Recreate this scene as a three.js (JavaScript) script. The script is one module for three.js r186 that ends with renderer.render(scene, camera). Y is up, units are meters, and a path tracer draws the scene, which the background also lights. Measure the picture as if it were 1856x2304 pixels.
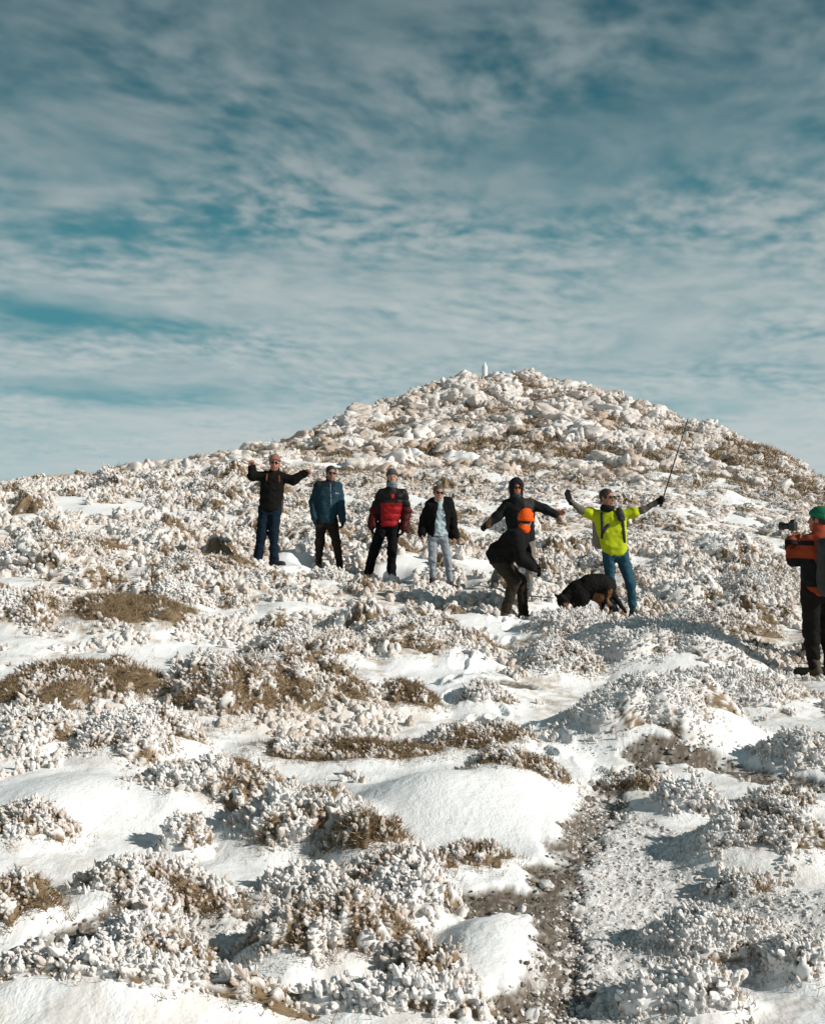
import * as THREE from 'three';
import { mergeGeometries, mergeVertices } from 'three/addons/utils/BufferGeometryUtils.js';

// ---------------------------------------------------------------- camera, sky, sun, exposure
const scene = new THREE.Scene();
const camera = new THREE.PerspectiveCamera(55, 824 / 1024, 0.05, 2000);
camera.position.set(0, 1.7, 0);
camera.lookAt(0, 1.7, -10);
camera.updateMatrixWorld();
const renderer = new THREE.WebGLRenderer({ antialias: true });
renderer.setSize(824, 1024);
renderer.toneMapping = THREE.LinearToneMapping;
renderer.toneMappingExposure = 1.0;
renderer.shadowMap.enabled = true;
const SUN = new THREE.Vector3(0.85, 0.51, 0.08).normalize();
const sun = new THREE.DirectionalLight(new THREE.Color(1, 0.95, 0.87), 5.0);
sun.position.copy(SUN).multiplyScalar(80);
sun.target.position.set(0, 0, -20);
sun.castShadow = true;
sun.shadow.mapSize.set(4096, 4096);
Object.assign(sun.shadow.camera, { left: -45, right: 45, top: 45, bottom: -45, near: 1, far: 220 });
scene.add(sun, sun.target);

// ---------------------------------------------------------------- seeded random and noise
function rng(seed) { let s = seed >>> 0; return () => { s = (s + 0x6D2B79F5) >>> 0; let t = s; t = Math.imul(t ^ (t >>> 15), t | 1); t ^= t + Math.imul(t ^ (t >>> 7), t | 61); return ((t ^ (t >>> 14)) >>> 0) / 4294967296; }; }
const PERM = new Uint8Array(512);
{ const r = rng(7), p = [...Array(256).keys()]; for (let i = 255; i > 0; i--) { const j = Math.floor(r() * (i + 1)); [p[i], p[j]] = [p[j], p[i]]; } for (let i = 0; i < 512; i++) PERM[i] = p[i & 255]; }
const fade = (t) => t * t * t * (t * (t * 6 - 15) + 10);
const gr = (h, x, y, z) => { const u = (h &= 15) < 8 ? x : y, v = h < 4 ? y : h === 12 || h === 14 ? x : z; return ((h & 1) ? -u : u) + ((h & 2) ? -v : v); };
function noise(x, y, z) {
  const fx = Math.floor(x), fy = Math.floor(y), fz = Math.floor(z), X = fx & 255, Y = fy & 255, Z = fz & 255;
  x -= fx; y -= fy; z -= fz;
  const u = fade(x), v = fade(y), w = fade(z), A = PERM[X] + Y, AA = PERM[A] + Z, AB = PERM[A + 1] + Z, B = PERM[X + 1] + Y, BA = PERM[B] + Z, BB = PERM[B + 1] + Z;
  const L = (t, a, b) => a + t * (b - a);
  return L(w, L(v, L(u, gr(PERM[AA], x, y, z), gr(PERM[BA], x - 1, y, z)), L(u, gr(PERM[AB], x, y - 1, z), gr(PERM[BB], x - 1, y - 1, z))),
    L(v, L(u, gr(PERM[AA + 1], x, y, z - 1), gr(PERM[BA + 1], x - 1, y, z - 1)), L(u, gr(PERM[AB + 1], x, y - 1, z - 1), gr(PERM[BB + 1], x - 1, y - 1, z - 1))));
}
function fbm(x, y, z, n) { let s = 0, a = 0.5, f = 1; for (let i = 0; i < n; i++) { s += a * noise(x * f, y * f, z * f + i * 7.3); a *= 0.5; f *= 2.03; } return s; }
const clamp = (v, a = 0, b = 1) => Math.min(b, Math.max(a, v));
const sstep = (a, b, v) => { const t = clamp((v - a) / (b - a)); return t * t * (3 - 2 * t); };
const mix = (a, b, t) => a + (b - a) * t;
const lin = (r, g, b) => [r, g, b].map((c) => { c /= 255; return c <= 0.04045 ? c / 12.92 : ((c + 0.055) / 1.055) ** 2.4; });

// ---------------------------------------------------------------- sky: teal air under a veil of high thin cloud
{
  const W = 4096, Hh = 2048, data = new Float32Array(W * Hh * 4);
  const airLow = lin(124, 184, 192), airMid = lin(76, 140, 152), airHigh = lin(42, 86, 101), veilLow = lin(190, 199, 200), veilHigh = lin(124, 143, 148), airTop = lin(26, 50, 63), veilTop = lin(86, 104, 112);
  const GAPS = [[-0.37, 0.192, 0.08, 0.022, 0.55], [-0.25, 0.18, 0.1, 0.014, 0.4], [-0.33, 0.117, 0.16, 0.012, 0.45], [0.26, 0.098, 0.07, 0.01, 0.35], [-0.42, 0.06, 0.2, 0.03, 0.35], [-0.3, 0.26, 0.1, 0.02, 0.3], [0.9, 0.2, 0.2, 0.03, 0.4], [-1.3, 0.15, 0.2, 0.02, 0.4]];   // breaks in the veil: bearing, height, width, depth, strength
  for (let j = 0; j < Hh; j++) {
    const e = ((j + 0.5) / Hh - 0.5) * Math.PI, y = Math.sin(e), c = Math.cos(e);
    for (let i = 0; i < W; i++) {
      const o = (j * W + i) * 4;
      data[o + 3] = 1;
      if (e < -0.01) { data[o] = 0.34; data[o + 1] = 0.43; data[o + 2] = 0.46; continue; }
      const a = ((i + 0.5) / W - 0.5) * Math.PI * 2, x = Math.cos(a) * c, z = Math.sin(a) * c;
      const q = 1 / (Math.max(y, 0) + 0.09), px = x * q, pz = z * q;             // where the line of sight meets the cloud layer
      const wx = noise(px * 1.1, pz * 1.1, 3.1) + 0.5 * noise(px * 3, pz * 3, 6.1), wz = noise(px * 1.1, pz * 1.1, 9.7) + 0.5 * noise(px * 3, pz * 3, 2.4);
      const s1 = fbm(px * 0.5 + wx * 0.35 + 2.2, pz * 0.8 + wz * 0.35, 1.7, 3);
      const s2 = fbm(px * 4.6 + wx * 0.8, pz * 4.6 + wz * 0.8 + px * 0.9, 5.2, 4);
      const s3 = fbm(px * 13 + wx * 1.2 + pz * 3, pz * 12 + wz * 1.2, 8.8, 4);
      const el = clamp(e / 0.5), up = clamp(e / 1.5);
      let v = 0.67 + 0.1 * sstep(0.3, 0.05, el) - 0.07 * sstep(0.35, 0.85, el) + s1 * 0.4 + 0.2 * sstep(0.17, 0.05, e) + (s2 * 0.58 + s3 * 0.8 * (0.75 + 1.5 * noise(px * 1.7, pz * 1.7, 14))) * mix(0.5, 1, sstep(0.1, 0.34, e));
      for (const [ca, ce, wa, we, k] of GAPS) { const da = ((a + Math.PI / 2 - ca + 9.42478) % 6.28319) - Math.PI; v -= k * Math.exp(-((da / wa) ** 2) - ((e - ce + 0.012 * wx) / we) ** 2); }
      v -= 0.2 * sstep(0.05, 0.0, e);
      v = sstep(-0.02, 1.12, v);
      const k1 = sstep(0, 0.16, e), k2 = sstep(0.14, 0.52, e), kv = sstep(0.1, 0.5, e), k3 = sstep(0.45, 1.1, e);
      for (let k = 0; k < 3; k++) {
        const air = mix(mix(mix(airLow[k], airMid[k], k1), airHigh[k], k2), airTop[k], k3);
        data[o + k] = mix(air, mix(mix(veilLow[k], veilHigh[k], kv), veilTop[k], k3), v);
      }
    }
  }
  const sky = new THREE.DataTexture(data, W, Hh, THREE.RGBAFormat, THREE.FloatType);
  sky.mapping = THREE.EquirectangularReflectionMapping;
  sky.magFilter = THREE.LinearFilter;
  sky.needsUpdate = true;
  scene.background = sky;
  scene.environment = sky;
}

// ---------------------------------------------------------------- the lie of the land: height over bearing (x / distance) and distance, in metres
const U = [-0.6,-0.45,-0.3,-0.18,-0.1,-0.03,0.05,0.12,0.2,0.28,0.36,0.45,0.6], DD = [0,4,7,10.3,13.2,15.6,20,25,31,38,46,53,60,70,90];
const YY = [[0,0.05,0.15,0.4,0.75,1.05,1.65,2.15,2.2,2.0,2.0,1.5,1,0,-3],
[0,0.05,0.15,0.38,0.75,1.05,1.65,2.2,2.3,2.1,2.1,1.6,1,0,-3],
[0,0.03,0.12,0.3,0.65,0.95,1.6,2.25,2.8,2.8,2.7,2.2,1.6,0.5,-3],
[0,0,0.08,0.24,0.58,0.85,1.5,2.2,3.0,3.85,4.05,3.75,3.2,2,-2],
[0,0,0.05,0.2,0.5,0.75,1.4,2.12,2.95,4.05,5.05,5.3,5.0,3.8,0],
[0,0,0.03,0.16,0.43,0.66,1.3,2.05,2.9,4.1,5.9,7.0,7.5,6.6,2],
[0,0,0,0.08,0.35,0.62,1.25,2.0,2.85,4.0,6.1,8.0,9.3,8.6,4],
[0,0,0,0.02,0.26,0.5,1.15,1.95,2.8,4.0,6.2,8.2,9.8,9.2,5],
[0,0,0,0,0.22,0.42,1.05,1.8,2.7,3.9,5.8,7.6,8.7,8.2,4],
[0,0,0,0,0.2,0.38,0.95,1.65,2.5,3.6,5.1,6.4,6.9,6.3,3],
[0,0,0,0,0.18,0.33,0.8,1.4,2.15,3.1,4.2,5.0,5.1,4.6,2],
[0,0,0,0,0.15,0.28,0.65,1.1,1.6,2.05,2.35,2.5,2.5,2.2,1],
[0,0,0,0,0.1,0.2,0.5,0.8,1.2,1.6,1.9,2.0,2,1.5,0]];
function herm(X, V, x) {
  const n = X.length; x = clamp(x, X[0], X[n - 1]);
  let i = 0; while (i < n - 2 && X[i + 1] <= x) i++;
  const h = X[i + 1] - X[i], t = (x - X[i]) / h;
  const s = (k) => { const a = Math.min(k + 1, n - 1), b = Math.max(k - 1, 0); return (V[a] - V[b]) / (X[a] - X[b]); };
  const q = 1 - t;
  return (1 + 2 * t) * q * q * V[i] + t * q * q * s(i) * h + t * t * (3 - 2 * t) * V[i + 1] + t * t * (t - 1) * s(i + 1) * h;
}
const rowBuf = new Float64Array(U.length);
function baseH(x, d) {
  const u = clamp(x / Math.max(d, 1), -0.6, 0.6);
  let i = 0; while (i < U.length - 2 && U[i + 1] <= u) i++;
  for (let k = Math.max(0, i - 1); k <= Math.min(U.length - 1, i + 2); k++) rowBuf[k] = herm(DD, YY[k], d);
  const far = Math.hypot(x, d);
  return herm(U, rowBuf, u) - Math.max(0, far - 95) * 0.28;
}
// scrub, as [x, distance, half width, half depth, height, rime knob size, bare share, label]
const SHRUBS = [[-1.035,3.359,0.581,0.12,0.07,0.05,0.1,"low snow-plastered shrub along the bottom edge, left corner"],
[-0.951,3.66,0.219,0.154,0.133,0.04,0.15,"rounded rime-streaked shrub on the grey gravel strip, dark at its foot"],
[-0.32,3.724,0.306,0.209,0.182,0.04,0.34,"large knobbly frosted shrub with dark hollow inside, left of the small snow pocket"],
[-0.006,4.134,0.184,0.147,0.13,0.056,0.0,"puffy snow-loaded shrub just left of the dirt fork"],
[0.021,3.554,0.122,0.098,0.103,0.05,0.35,"brown shrub with round rime knobs beside the small snow pocket"],
[-0.013,3.359,0.281,0.12,0.062,0.056,0.0,"snow-plastered shrub along the bottom edge, middle"],
[0.963,3.425,0.206,0.12,0.099,0.056,0.05,"fluffy branching rime shrub at the bottom edge, right of the frosted gravel"],
[1.451,3.654,0.144,0.115,0.11,0.045,0.1,"frosted shrub cut by the right edge near the bottom corner"],
[1.203,3.877,0.283,0.154,0.126,0.032,0.0,"smooth rippled rime mound on the frosted gravel, bottom right"],
[1.459,4.365,0.138,0.111,0.05,0.034,0.2,"flat line of rime tufts on frosted gravel above the rippled mound"],
[1.741,4.857,0.35,0.263,0.175,0.036,0.2,"long frosted mound with a tan right flank, right of the path"],
[1.594,5.669,0.194,0.156,0.105,0.056,0.0,"fluffy rime clump at the upper end of the long frosted mound"],
[1.404,6.158,0.202,0.161,0.089,0.04,0.4,"small mound with a dark shaded flank in the middle of the path"],
[1.787,7.518,0.684,0.547,0.361,0.036,0.0,"big domed rime shrub above the bend of the path"],
[2.134,5.65,0.209,0.135,0.075,0.045,0.25,"low rime shrub near the right edge beyond the path"],
[2.688,6.769,0.284,0.227,0.133,0.05,0.1,"white rime shrub at the right edge above the brown path"],
[1.614,10.374,0.488,0.39,0.217,0.045,0.05,"pale rime shrub at the shadow's left end, below the bending person"],
[2.811,10.937,1.047,0.838,0.344,0.05,0.0,"wide rime mound lying in the photographer's shadow"],
[2.874,8.853,0.682,0.495,0.182,0.05,0.0,"rime shrub under the shadowed mound, left of the photographer's boots"],
[1.958,12.025,0.566,0.453,0.289,0.055,0.08,"rime mound right in front of the dog"],
[0.167,10.782,0.774,0.62,0.304,0.046,0.28,"frosted mound with a tan right flank below the woman in grey trousers"],
[-0.072,8.218,0.282,0.225,0.173,0.04,0.55,"tan grass mound with little frost beside the flat snow"],
[0.631,8.588,0.25,0.2,0.086,0.045,0.1,"small rime tuft on the flat snow right of the tan grass mound"],
[-1.442,7.694,0.571,0.457,0.325,0.054,0.4,"tall knobbly shrub with a dark hollow base, left of centre"],
[-0.855,8.121,0.583,0.467,0.292,0.05,0.36,"white-capped shrub joined to the right of the dark-based one"],
[-2.596,7.697,0.737,0.589,0.291,0.05,0.62,"large brown heather-like shrub with scattered rime at the left"],
[-2.527,6.474,0.369,0.296,0.185,0.055,0.1,"rime-covered shrub at the left edge below the brown one"],
[-1.818,6.512,0.388,0.31,0.202,0.05,0.1,"bristling white rime shrub below the brown heather-like one"],
[-1.079,10.245,0.585,0.468,0.252,0.05,0.15,"rime shrub between the brown grass and the flat snow"],
[-3.342,11.472,0.796,0.637,0.251,0.05,0.75,"brown grassy shrub nearly free of frost on the left slope"],
[-4.386,11.236,0.529,0.423,0.235,0.056,0.2,"rime shrub at the left edge beside the bare grassy one"],
[-2.935,12.449,0.363,0.29,0.231,0.056,0.05,"white rime clump right above the bare grassy shrub"],
[-1.063,5.668,0.438,0.3,0.168,0.056,0.24,"feathery rime shrub with dark holes overhanging the snow"],
[-0.6,5.112,0.342,0.274,0.197,0.056,0.2,"heavy plume-like rime shrub left of the big smooth drift"],
[-0.228,4.812,0.19,0.152,0.164,0.056,0.45,"tan and white shrub on the left rim of the big smooth drift"],
[-0.082,4.442,0.281,0.12,0.07,0.05,0.4,"thin tufts poking through the lower left of the big smooth drift"],
[-1.118,4.892,0.117,0.094,0.124,0.046,0.15,"small upright rime sprig on the snow, shadow to its left"],
[-1.073,4.207,0.362,0.175,0.131,0.05,0.3,"sprawling rime-knobbed shrub on the snow at the lower left"],
[-1.897,4.859,0.23,0.162,0.102,0.04,0.2,"pale frosted shrub at the left edge on the open snow"],
[-1.57,3.879,0.153,0.122,0.133,0.05,0.42,"frosted brown shrub at the left edge above the gravel strip"],
[-0.441,6.607,0.59,0.22,0.104,0.05,0.45,"straggling line of frosted twigs above the big smooth drift"],
[0.44,6.902,0.359,0.288,0.135,0.046,0.34,"rime shrub at the top of the big smooth drift"],
[0.653,5.956,0.28,0.224,0.132,0.044,0.3,"rime mound with tan right flank on the big smooth drift"],
[-0.462,4.39,0.185,0.12,0.081,0.056,0.1,"low rime cluster in the shade between sprawling shrub and plume"],
[0.294,4.619,0.171,0.12,0.05,0.045,0.5,"sparse brown tufts near the tip of the big smooth drift"],
[3.789,12.609,0.72,0.576,0.18,0.05,0.2,"low frosted ridge beyond the photographer's shadow"],
[-5.535,15.958,0.911,0.729,0.248,0.056,0.3,"rime shrub on the far left slope below the skyline"],
[-3.068,14.5,0.828,0.662,0.282,0.056,0.35,"tan and white shrub below the man with raised arms"],
[5.7,15.902,0.748,0.598,0.208,0.056,0.15,"white rime shrub left of the photographer's knees"],
[-1.195,14.724,0.352,0.282,0.137,0.056,0.0,"smooth snow-capped rock-like shrub at the feet of the man in blue"]];
const DIRT = [[[[0.214,4.131],[0.391,4.215],[0.583,4.282],[0.699,4.565]],0.12],[[[0.699,4.565],[0.873,5.064],[1.05,5.618],[1.275,6.109],[1.56,6.564]],0.1],[[[1.604,6.75],[1.873,6.777],[2.203,6.591],[2.445,6.158]],0.15],[[[0.699,4.565],[0.588,4.001],[0.556,3.665],[0.432,3.411],[0.364,3.251]],0.085],[[[-1.42,3.466],[-1.271,3.769],[-1.048,4.033],[-0.796,4.248]],0.1],[[[-0.796,4.248],[-0.444,4.033]],0.07],[[[1.027,11.074],[1.392,11.434]],0.18],[[[0.769,9.253],[1.062,9.478]],0.14]];          // bare trodden earth: polylines [x, distance] with half width
const FROST = [[1.114,4.885,0.307,0.833],[1.101,4.282,0.352,0.528],[0.781,3.83,0.241,0.637],[1.415,4.001,0.367,0.418],[0.596,3.411,0.181,0.301],[1.118,5.485,0.159,0.518],[-1.112,3.607,0.331,0.18],[-0.692,4.115,0.338,0.23],[-0.483,4.386,0.233,0.237]];        // thinly frosted gravel: ellipses
const OPEN = [[0.263,5.334,0.683,1.276],[0.795,6.282,0.334,1.03],[0.411,9.253,0.581,1.036],[-1.24,6.617,0.384,0.396],[-1.857,5.507,0.532,0.486],[-1.304,3.922,0.284,0.322],[-0.799,4.493,0.239,0.279],[0.305,3.665,0.195,0.345],[-0.503,3.494,0.152,0.203],[1.144,12.334,0.596,0.815],[-0.064,16.508,0.399,0.892],[-1.923,16.053,0.31,1.248],[2.148,7.64,0.332,0.521],[1.856,5.249,0.152,0.231],[1.286,36.974,1.965,1.618],[-3.064,33.73,1.467,1.417],[5.54,16.574,1.041,0.596],[-6.26,21.313,0.721,1.111],[-7.952,22.004,0.638,1.189]];          // drifted snow without scrub: ellipses
const PEOPLE = {"p1":{"x":-2.31,"d":15.8,"yimg":0.871,"base":0.838,"J":{"head":[0.103,1.607,0.03],"neck":[0.092,1.467,0],"sl":[-0.059,1.402,0],"sr":[0.204,1.388,0],"el":[-0.26,1.401,0.02],"er":[0.398,1.335,0.03],"wl":[-0.258,1.548,0.05],"wr":[0.592,1.452,0.06],"hl":[-0.26,1.603,0.06],"hr":[0.652,1.471,0.07],"hipl":[-0.066,0.862,0],"hipr":[0.105,0.862,0],"kl":[-0.103,0.474,0.03],"kr":[0.086,0.474,0.03],"al":[-0.171,0.072,0],"ar":[0.094,0.061,0.03],"tl":[-0.048,-0.02,0.12],"tr":[0.224,-0.008,0.1]}},
"p2":{"x":-1.393,"d":16.4,"yimg":0.772,"base":0.839,"J":{"head":[0.039,1.57,0.03],"neck":[0.02,1.428,0],"sl":[-0.164,1.359,0],"sr":[0.15,1.352,0],"el":[-0.262,1.093,-0.02],"er":[0.194,1.086,-0.02],"wl":[-0.231,0.82,0.05],"wr":[0.229,0.8,0.05],"hl":[-0.226,0.738,0.06],"hr":[0.239,0.704,0.06],"hipl":[-0.13,0.751,0],"hipr":[0.055,0.751,0],"kl":[-0.146,0.425,0.04],"kr":[0.13,0.425,0.04],"al":[-0.178,0.082,0],"ar":[0.187,0.014,0],"tl":[-0.183,0.009,0.16],"tr":[0.289,-0.06,0.13]}},
"p3":{"x":-0.503,"d":16.0,"yimg":0.604,"base":0.714,"J":{"head":[0.172,1.65,0.03],"neck":[0.162,1.473,0],"sl":[0.005,1.375,0],"sr":[0.336,1.375,0],"el":[-0.109,1.11,-0.03],"er":[0.403,1.094,-0.03],"wl":[-0.156,0.867,0.03],"wr":[0.366,0.84,0.04],"hl":[-0.157,0.743,0.05],"hr":[0.331,0.705,0.06],"hipl":[0.022,0.866,0],"hipr":[0.195,0.866,0],"kl":[-0.123,0.457,0.05],"kr":[0.169,0.446,0.05],"al":[-0.217,0.076,0],"ar":[0.157,0.02,-0.02],"tl":[-0.325,0.018,0.1],"tr":[0.134,-0.032,0.16]}},
"p4":{"x":0.443,"d":15.4,"yimg":0.499,"base":0.61,"J":{"head":[-0.034,1.492,0.03],"neck":[-0.026,1.344,0],"sl":[-0.162,1.303,0],"sr":[0.12,1.303,0],"el":[-0.255,1.084,-0.03],"er":[0.184,1.058,-0.03],"wl":[-0.297,0.865,0.02],"wr":[0.215,0.824,0.02],"hl":[-0.308,0.782,0.03],"hr":[0.22,0.741,0.03],"hipl":[-0.12,0.803,0],"hipr":[0.047,0.803,0],"kl":[-0.128,0.471,0.04],"kr":[0.108,0.45,0.04],"al":[-0.128,0.106,0.02],"ar":[0.152,0.071,-0.02],"tl":[-0.123,-0.013,0.17],"tr":[0.266,0.003,0.1]}},
"p5":{"x":1.573,"d":14.6,"yimg":0.449,"base":0.404,"J":{"head":[-0.036,1.602,0.04],"neck":[-0.017,1.444,0],"sl":[-0.164,1.359,0],"sr":[0.17,1.37,0],"el":[-0.313,1.189,0.02],"er":[0.377,1.297,0.02],"wl":[-0.463,1.06,0.05],"wr":[0.536,1.218,0.05],"hl":[-0.52,1.026,0.06],"hr":[0.608,1.24,0.06],"hipl":[-0.052,0.803,-0.04],"hipr":[0.158,0.803,-0.04],"kl":[-0.24,0.522,0.02],"kr":[0.168,0.49,0.06],"al":[-0.341,0.239,-0.15],"ar":[0.124,0.083,0.05],"tl":[-0.361,0.146,-0.02],"tr":[0.057,-0.028,0.2]}},
"p6":{"x":1.319,"d":13.4,"yimg":0.23,"base":0.303,"J":{"head":[0.21,1.352,0.12],"neck":[0.186,1.223,0.1],"sl":[0.066,1.15,0.26],"sr":[0.18,1.12,-0.12],"el":[0.133,0.826,0.3],"er":[0.24,0.827,-0.1],"wl":[0.26,0.739,0.3],"wr":[0.346,0.716,-0.02],"hl":[0.359,0.672,0.28],"hr":[0.418,0.643,-0.02],"hipl":[-0.17,0.821,0.1],"hipr":[-0.126,0.827,-0.1],"kl":[0.048,0.53,0.14],"kr":[0.163,0.519,-0.16],"al":[-0.056,0.155,0.1],"ar":[0.222,0.082,-0.22],"tl":[0.105,0.015,0.14],"tr":[0.331,-0.007,-0.16]}},
"p7":{"x":2.846,"d":13.2,"yimg":0.247,"base":0.215,"J":{"head":[-0.249,1.637,0.06],"neck":[-0.216,1.489,0.02],"sl":[-0.416,1.412,0.0],"sr":[0.007,1.419,0.0],"el":[-0.593,1.475,0.04],"er":[0.224,1.475,0.04],"wl":[-0.744,1.601,0.08],"wr":[0.404,1.58,0.08],"hl":[-0.806,1.748,0.1],"hr":[0.504,1.636,0.1],"hipl":[-0.212,0.868,0],"hipr":[-0.035,0.868,0],"kl":[-0.204,0.496,0.03],"kr":[0.064,0.47,0.06],"al":[-0.131,0.101,-0.05],"ar":[0.111,0.08,0.02],"tl":[-0.204,0.025,0.1],"tr":[0.128,0.027,0.18]}},
"p8":{"x":4.258,"d":10.3,"yimg":0.005,"base":0.0,"J":{"head":[-0.001,1.606,-0.02],"neck":[0.0,1.468,0],"sl":[-0.101,1.368,-0.02],"sr":[0.144,1.369,0.02],"el":[-0.223,1.193,-0.1],"er":[0.233,1.154,-0.1],"wl":[-0.199,1.38,-0.26],"wr":[-0.085,1.338,-0.34],"hl":[-0.091,1.511,-0.3],"hr":[-0.107,1.465,-0.36],"hipl":[-0.086,0.855,0],"hipr":[0.114,0.855,0],"kl":[-0.069,0.442,-0.04],"kr":[0.103,0.454,-0.02],"al":[-0.069,0.1,0.03],"ar":[0.109,0.105,0.0],"tl":[-0.168,0.001,-0.08],"tr":[0.105,-0.002,-0.16]}},
"dog":{"x":2.339,"d":13.05,"yimg":0.319,"base":0.215,"J":{"rump":[0.223,0.391,0],"loin":[0.098,0.433,0],"mid":[-0.014,0.426,0],"sh":[-0.188,0.349,0],"neck":[-0.279,0.279,0],"head":[-0.349,0.202,0],"muz":[-0.335,0.077,0],"ear":[-0.44,0.265,0],"belly":[0.028,0.251,0],"hk":[0.223,0.195,0],"tailb":[0.293,0.335,0],"taile":[0.481,0.007,0]}},
"p9":{"x":4.68,"d":11.15,"yimg":0.054,"base":0.714,"J":{"head":[0.172,1.65,0.03],"neck":[0.162,1.473,0],"sl":[0.005,1.375,0],"sr":[0.336,1.375,0],"el":[-0.109,1.11,-0.03],"er":[0.403,1.094,-0.03],"wl":[-0.156,0.867,0.03],"wr":[0.366,0.84,0.04],"hl":[-0.157,0.743,0.05],"hr":[0.331,0.705,0.06],"hipl":[0.022,0.866,0],"hipr":[0.195,0.866,0],"kl":[-0.123,0.457,0.05],"kr":[0.169,0.446,0.05],"al":[-0.217,0.076,0],"ar":[0.157,0.02,-0.02],"tl":[-0.325,0.018,0.1],"tr":[0.134,-0.032,0.16]}}};

const segD = (x, d, a, b) => { const dx = b[0] - a[0], dd = b[1] - a[1], t = clamp(((x - a[0]) * dx + (d - a[1]) * dd) / (dx * dx + dd * dd)); return Math.hypot(x - a[0] - dx * t, d - a[1] - dd * t); };
function dirtAt(x, d) {
  if (d > 15 || d < 2) return 0;
  const w = 0.09 * noise(x * 4, d * 4, 1) + 0.05 * noise(x * 13, d * 13, 2) + 0.025 * noise(x * 37, d * 37, 4);
  let best = 0;
  for (const [pts, r] of DIRT) for (let k = 0; k + 1 < pts.length; k++) {
    if (Math.abs(pts[k][0] - x) > 1.6 || Math.abs(pts[k][1] - d) > 1.8) continue;
    best = Math.max(best, sstep(r + 0.07, r - 0.06, segD(x, d, pts[k], pts[k + 1]) + w));
  }
  return best;
}
function ellAt(L, x, d, soft) {
  let b = 0;
  for (const [cx, cd, rx, rd] of L) { const q = Math.hypot((x - cx) / rx, (d - cd) / rd); if (q < 1.6) b = Math.max(b, sstep(1 + soft, 1 - soft, q + 0.35 * noise(x * 2.3, d * 1.6, 11) + 0.15 * noise(x * 7, d * 5, 12))); }
  return b;
}
const frostAt = (x, d) => (d > 8 || d < 2 ? 0 : ellAt(FROST, x, d, 0.22));
const openAt = (x, d) => ellAt(OPEN, x, d, 0.25);
// how thickly scrub covers the ground, 0 to 1
function scrubAt(x, d) {
  const u = x / d, n = fbm(x * 0.55, d * 0.42, 3.3, 3) * 1.6;
  const hill = sstep(33, 37, d + 3 * noise(x * 0.2, 0, 5)) * sstep(-0.16, -0.1, u + 0.04 * noise(d * 0.3, 1, 1));
  const plain = sstep(19, 22, d) * sstep(-0.2, -0.1, u);
  let c = mix(mix(0.66, 0.55, plain), 1.05, hill);
  c = c + n * 0.55 - 0.9 * openAt(x, d) - 0.9 * dirtAt(x, d) - 0.8 * frostAt(x, d);
  return clamp(c);
}
// wind drifts: [x, distance, half width, half depth, height]
const DRIFTS = [[0.2, 5.5, 0.8, 0.75, 0.16], [-1.75, 5.4, 0.7, 0.5, 0.07], [-0.95, 3.25, 0.75, 0.28, 0.1], [0.3, 3.7, 0.28, 0.3, 0.06], [1.7, 4.1, 0.5, 0.35, 0.07], [0.55, 9.2, 0.9, 0.8, 0.08]];
const PADS = [];
for (const key of Object.keys(PEOPLE)) {
  const p = PEOPLE[key];
  if (key === 'dog') continue;
  for (const s of ['l', 'r']) { const a = p.J['a' + s], t = p.J['t' + s]; PADS.push([p.x + (a[0] + t[0]) / 2, p.d - (a[2] + t[2]) / 2, p.yimg + Math.min(t[1], a[1] - 0.05) - 0.035]); }
}
function mounds(x, d) {
  let m = 0;
  for (const s of SHRUBS) { const dx = (x - s[0]) / (s[2] * 1.5), dz = (d - s[1]) / (s[3] * 1.7), q = dx * dx + dz * dz; if (q < 1) m = Math.max(m, s[4] * 0.6 * (1 - q) * (1 - q) * (1 + 2 * q)); }
  for (const s of DRIFTS) { const dx = (x - s[0]) / s[2], dz = (d - s[1]) / s[3], q = dx * dx + dz * dz; if (q < 1) m += s[4] * (1 - q) * (1 - q); }
  return m;
}
// boot prints trodden into the snow between the walkers and down towards the path
const PRINTS = new Map();
{
  const r = rng(99), lanes = [[[1.2, 12.6], [0.9, 11.5], [0.55, 10], [0.5, 8.6], [0.8, 7.4], [1.1, 6.3]], [[-2.2, 15.3], [-1.4, 15.6], [-0.5, 15.5], [0.45, 14.9], [1.3, 13.2]], [[1.3, 13.1], [2.1, 13.4], [2.9, 12.9], [3.6, 11.4], [4.2, 10.1]], [[0.45, 14.9], [0.9, 13.6], [1.2, 12.6]], [[-0.9, 9.2], [0.2, 9.1], [0.6, 9.0]]];
  for (const L of lanes) for (let rpt = 0; rpt < 2; rpt++) for (let k = 0; k + 1 < L.length; k++) {
    const [a, b] = [L[k], L[k + 1]], len = Math.hypot(b[0] - a[0], b[1] - a[1]), ux = (b[0] - a[0]) / len, ud = (b[1] - a[1]) / len;
    for (let q = 0; q < len; q += 0.34) { const side = (Math.floor(q / 0.34) % 2 ? 1 : -1) * 0.1 + (r() - 0.5) * 0.22, x = a[0] + ux * q - ud * side, d = a[1] + ud * q + ux * side, key = Math.floor(x) + ',' + Math.floor(d); if (!PRINTS.has(key)) PRINTS.set(key, []); PRINTS.get(key).push([x, d, ux, ud, 0.03 + 0.02 * r()]); }
  }
}
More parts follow.
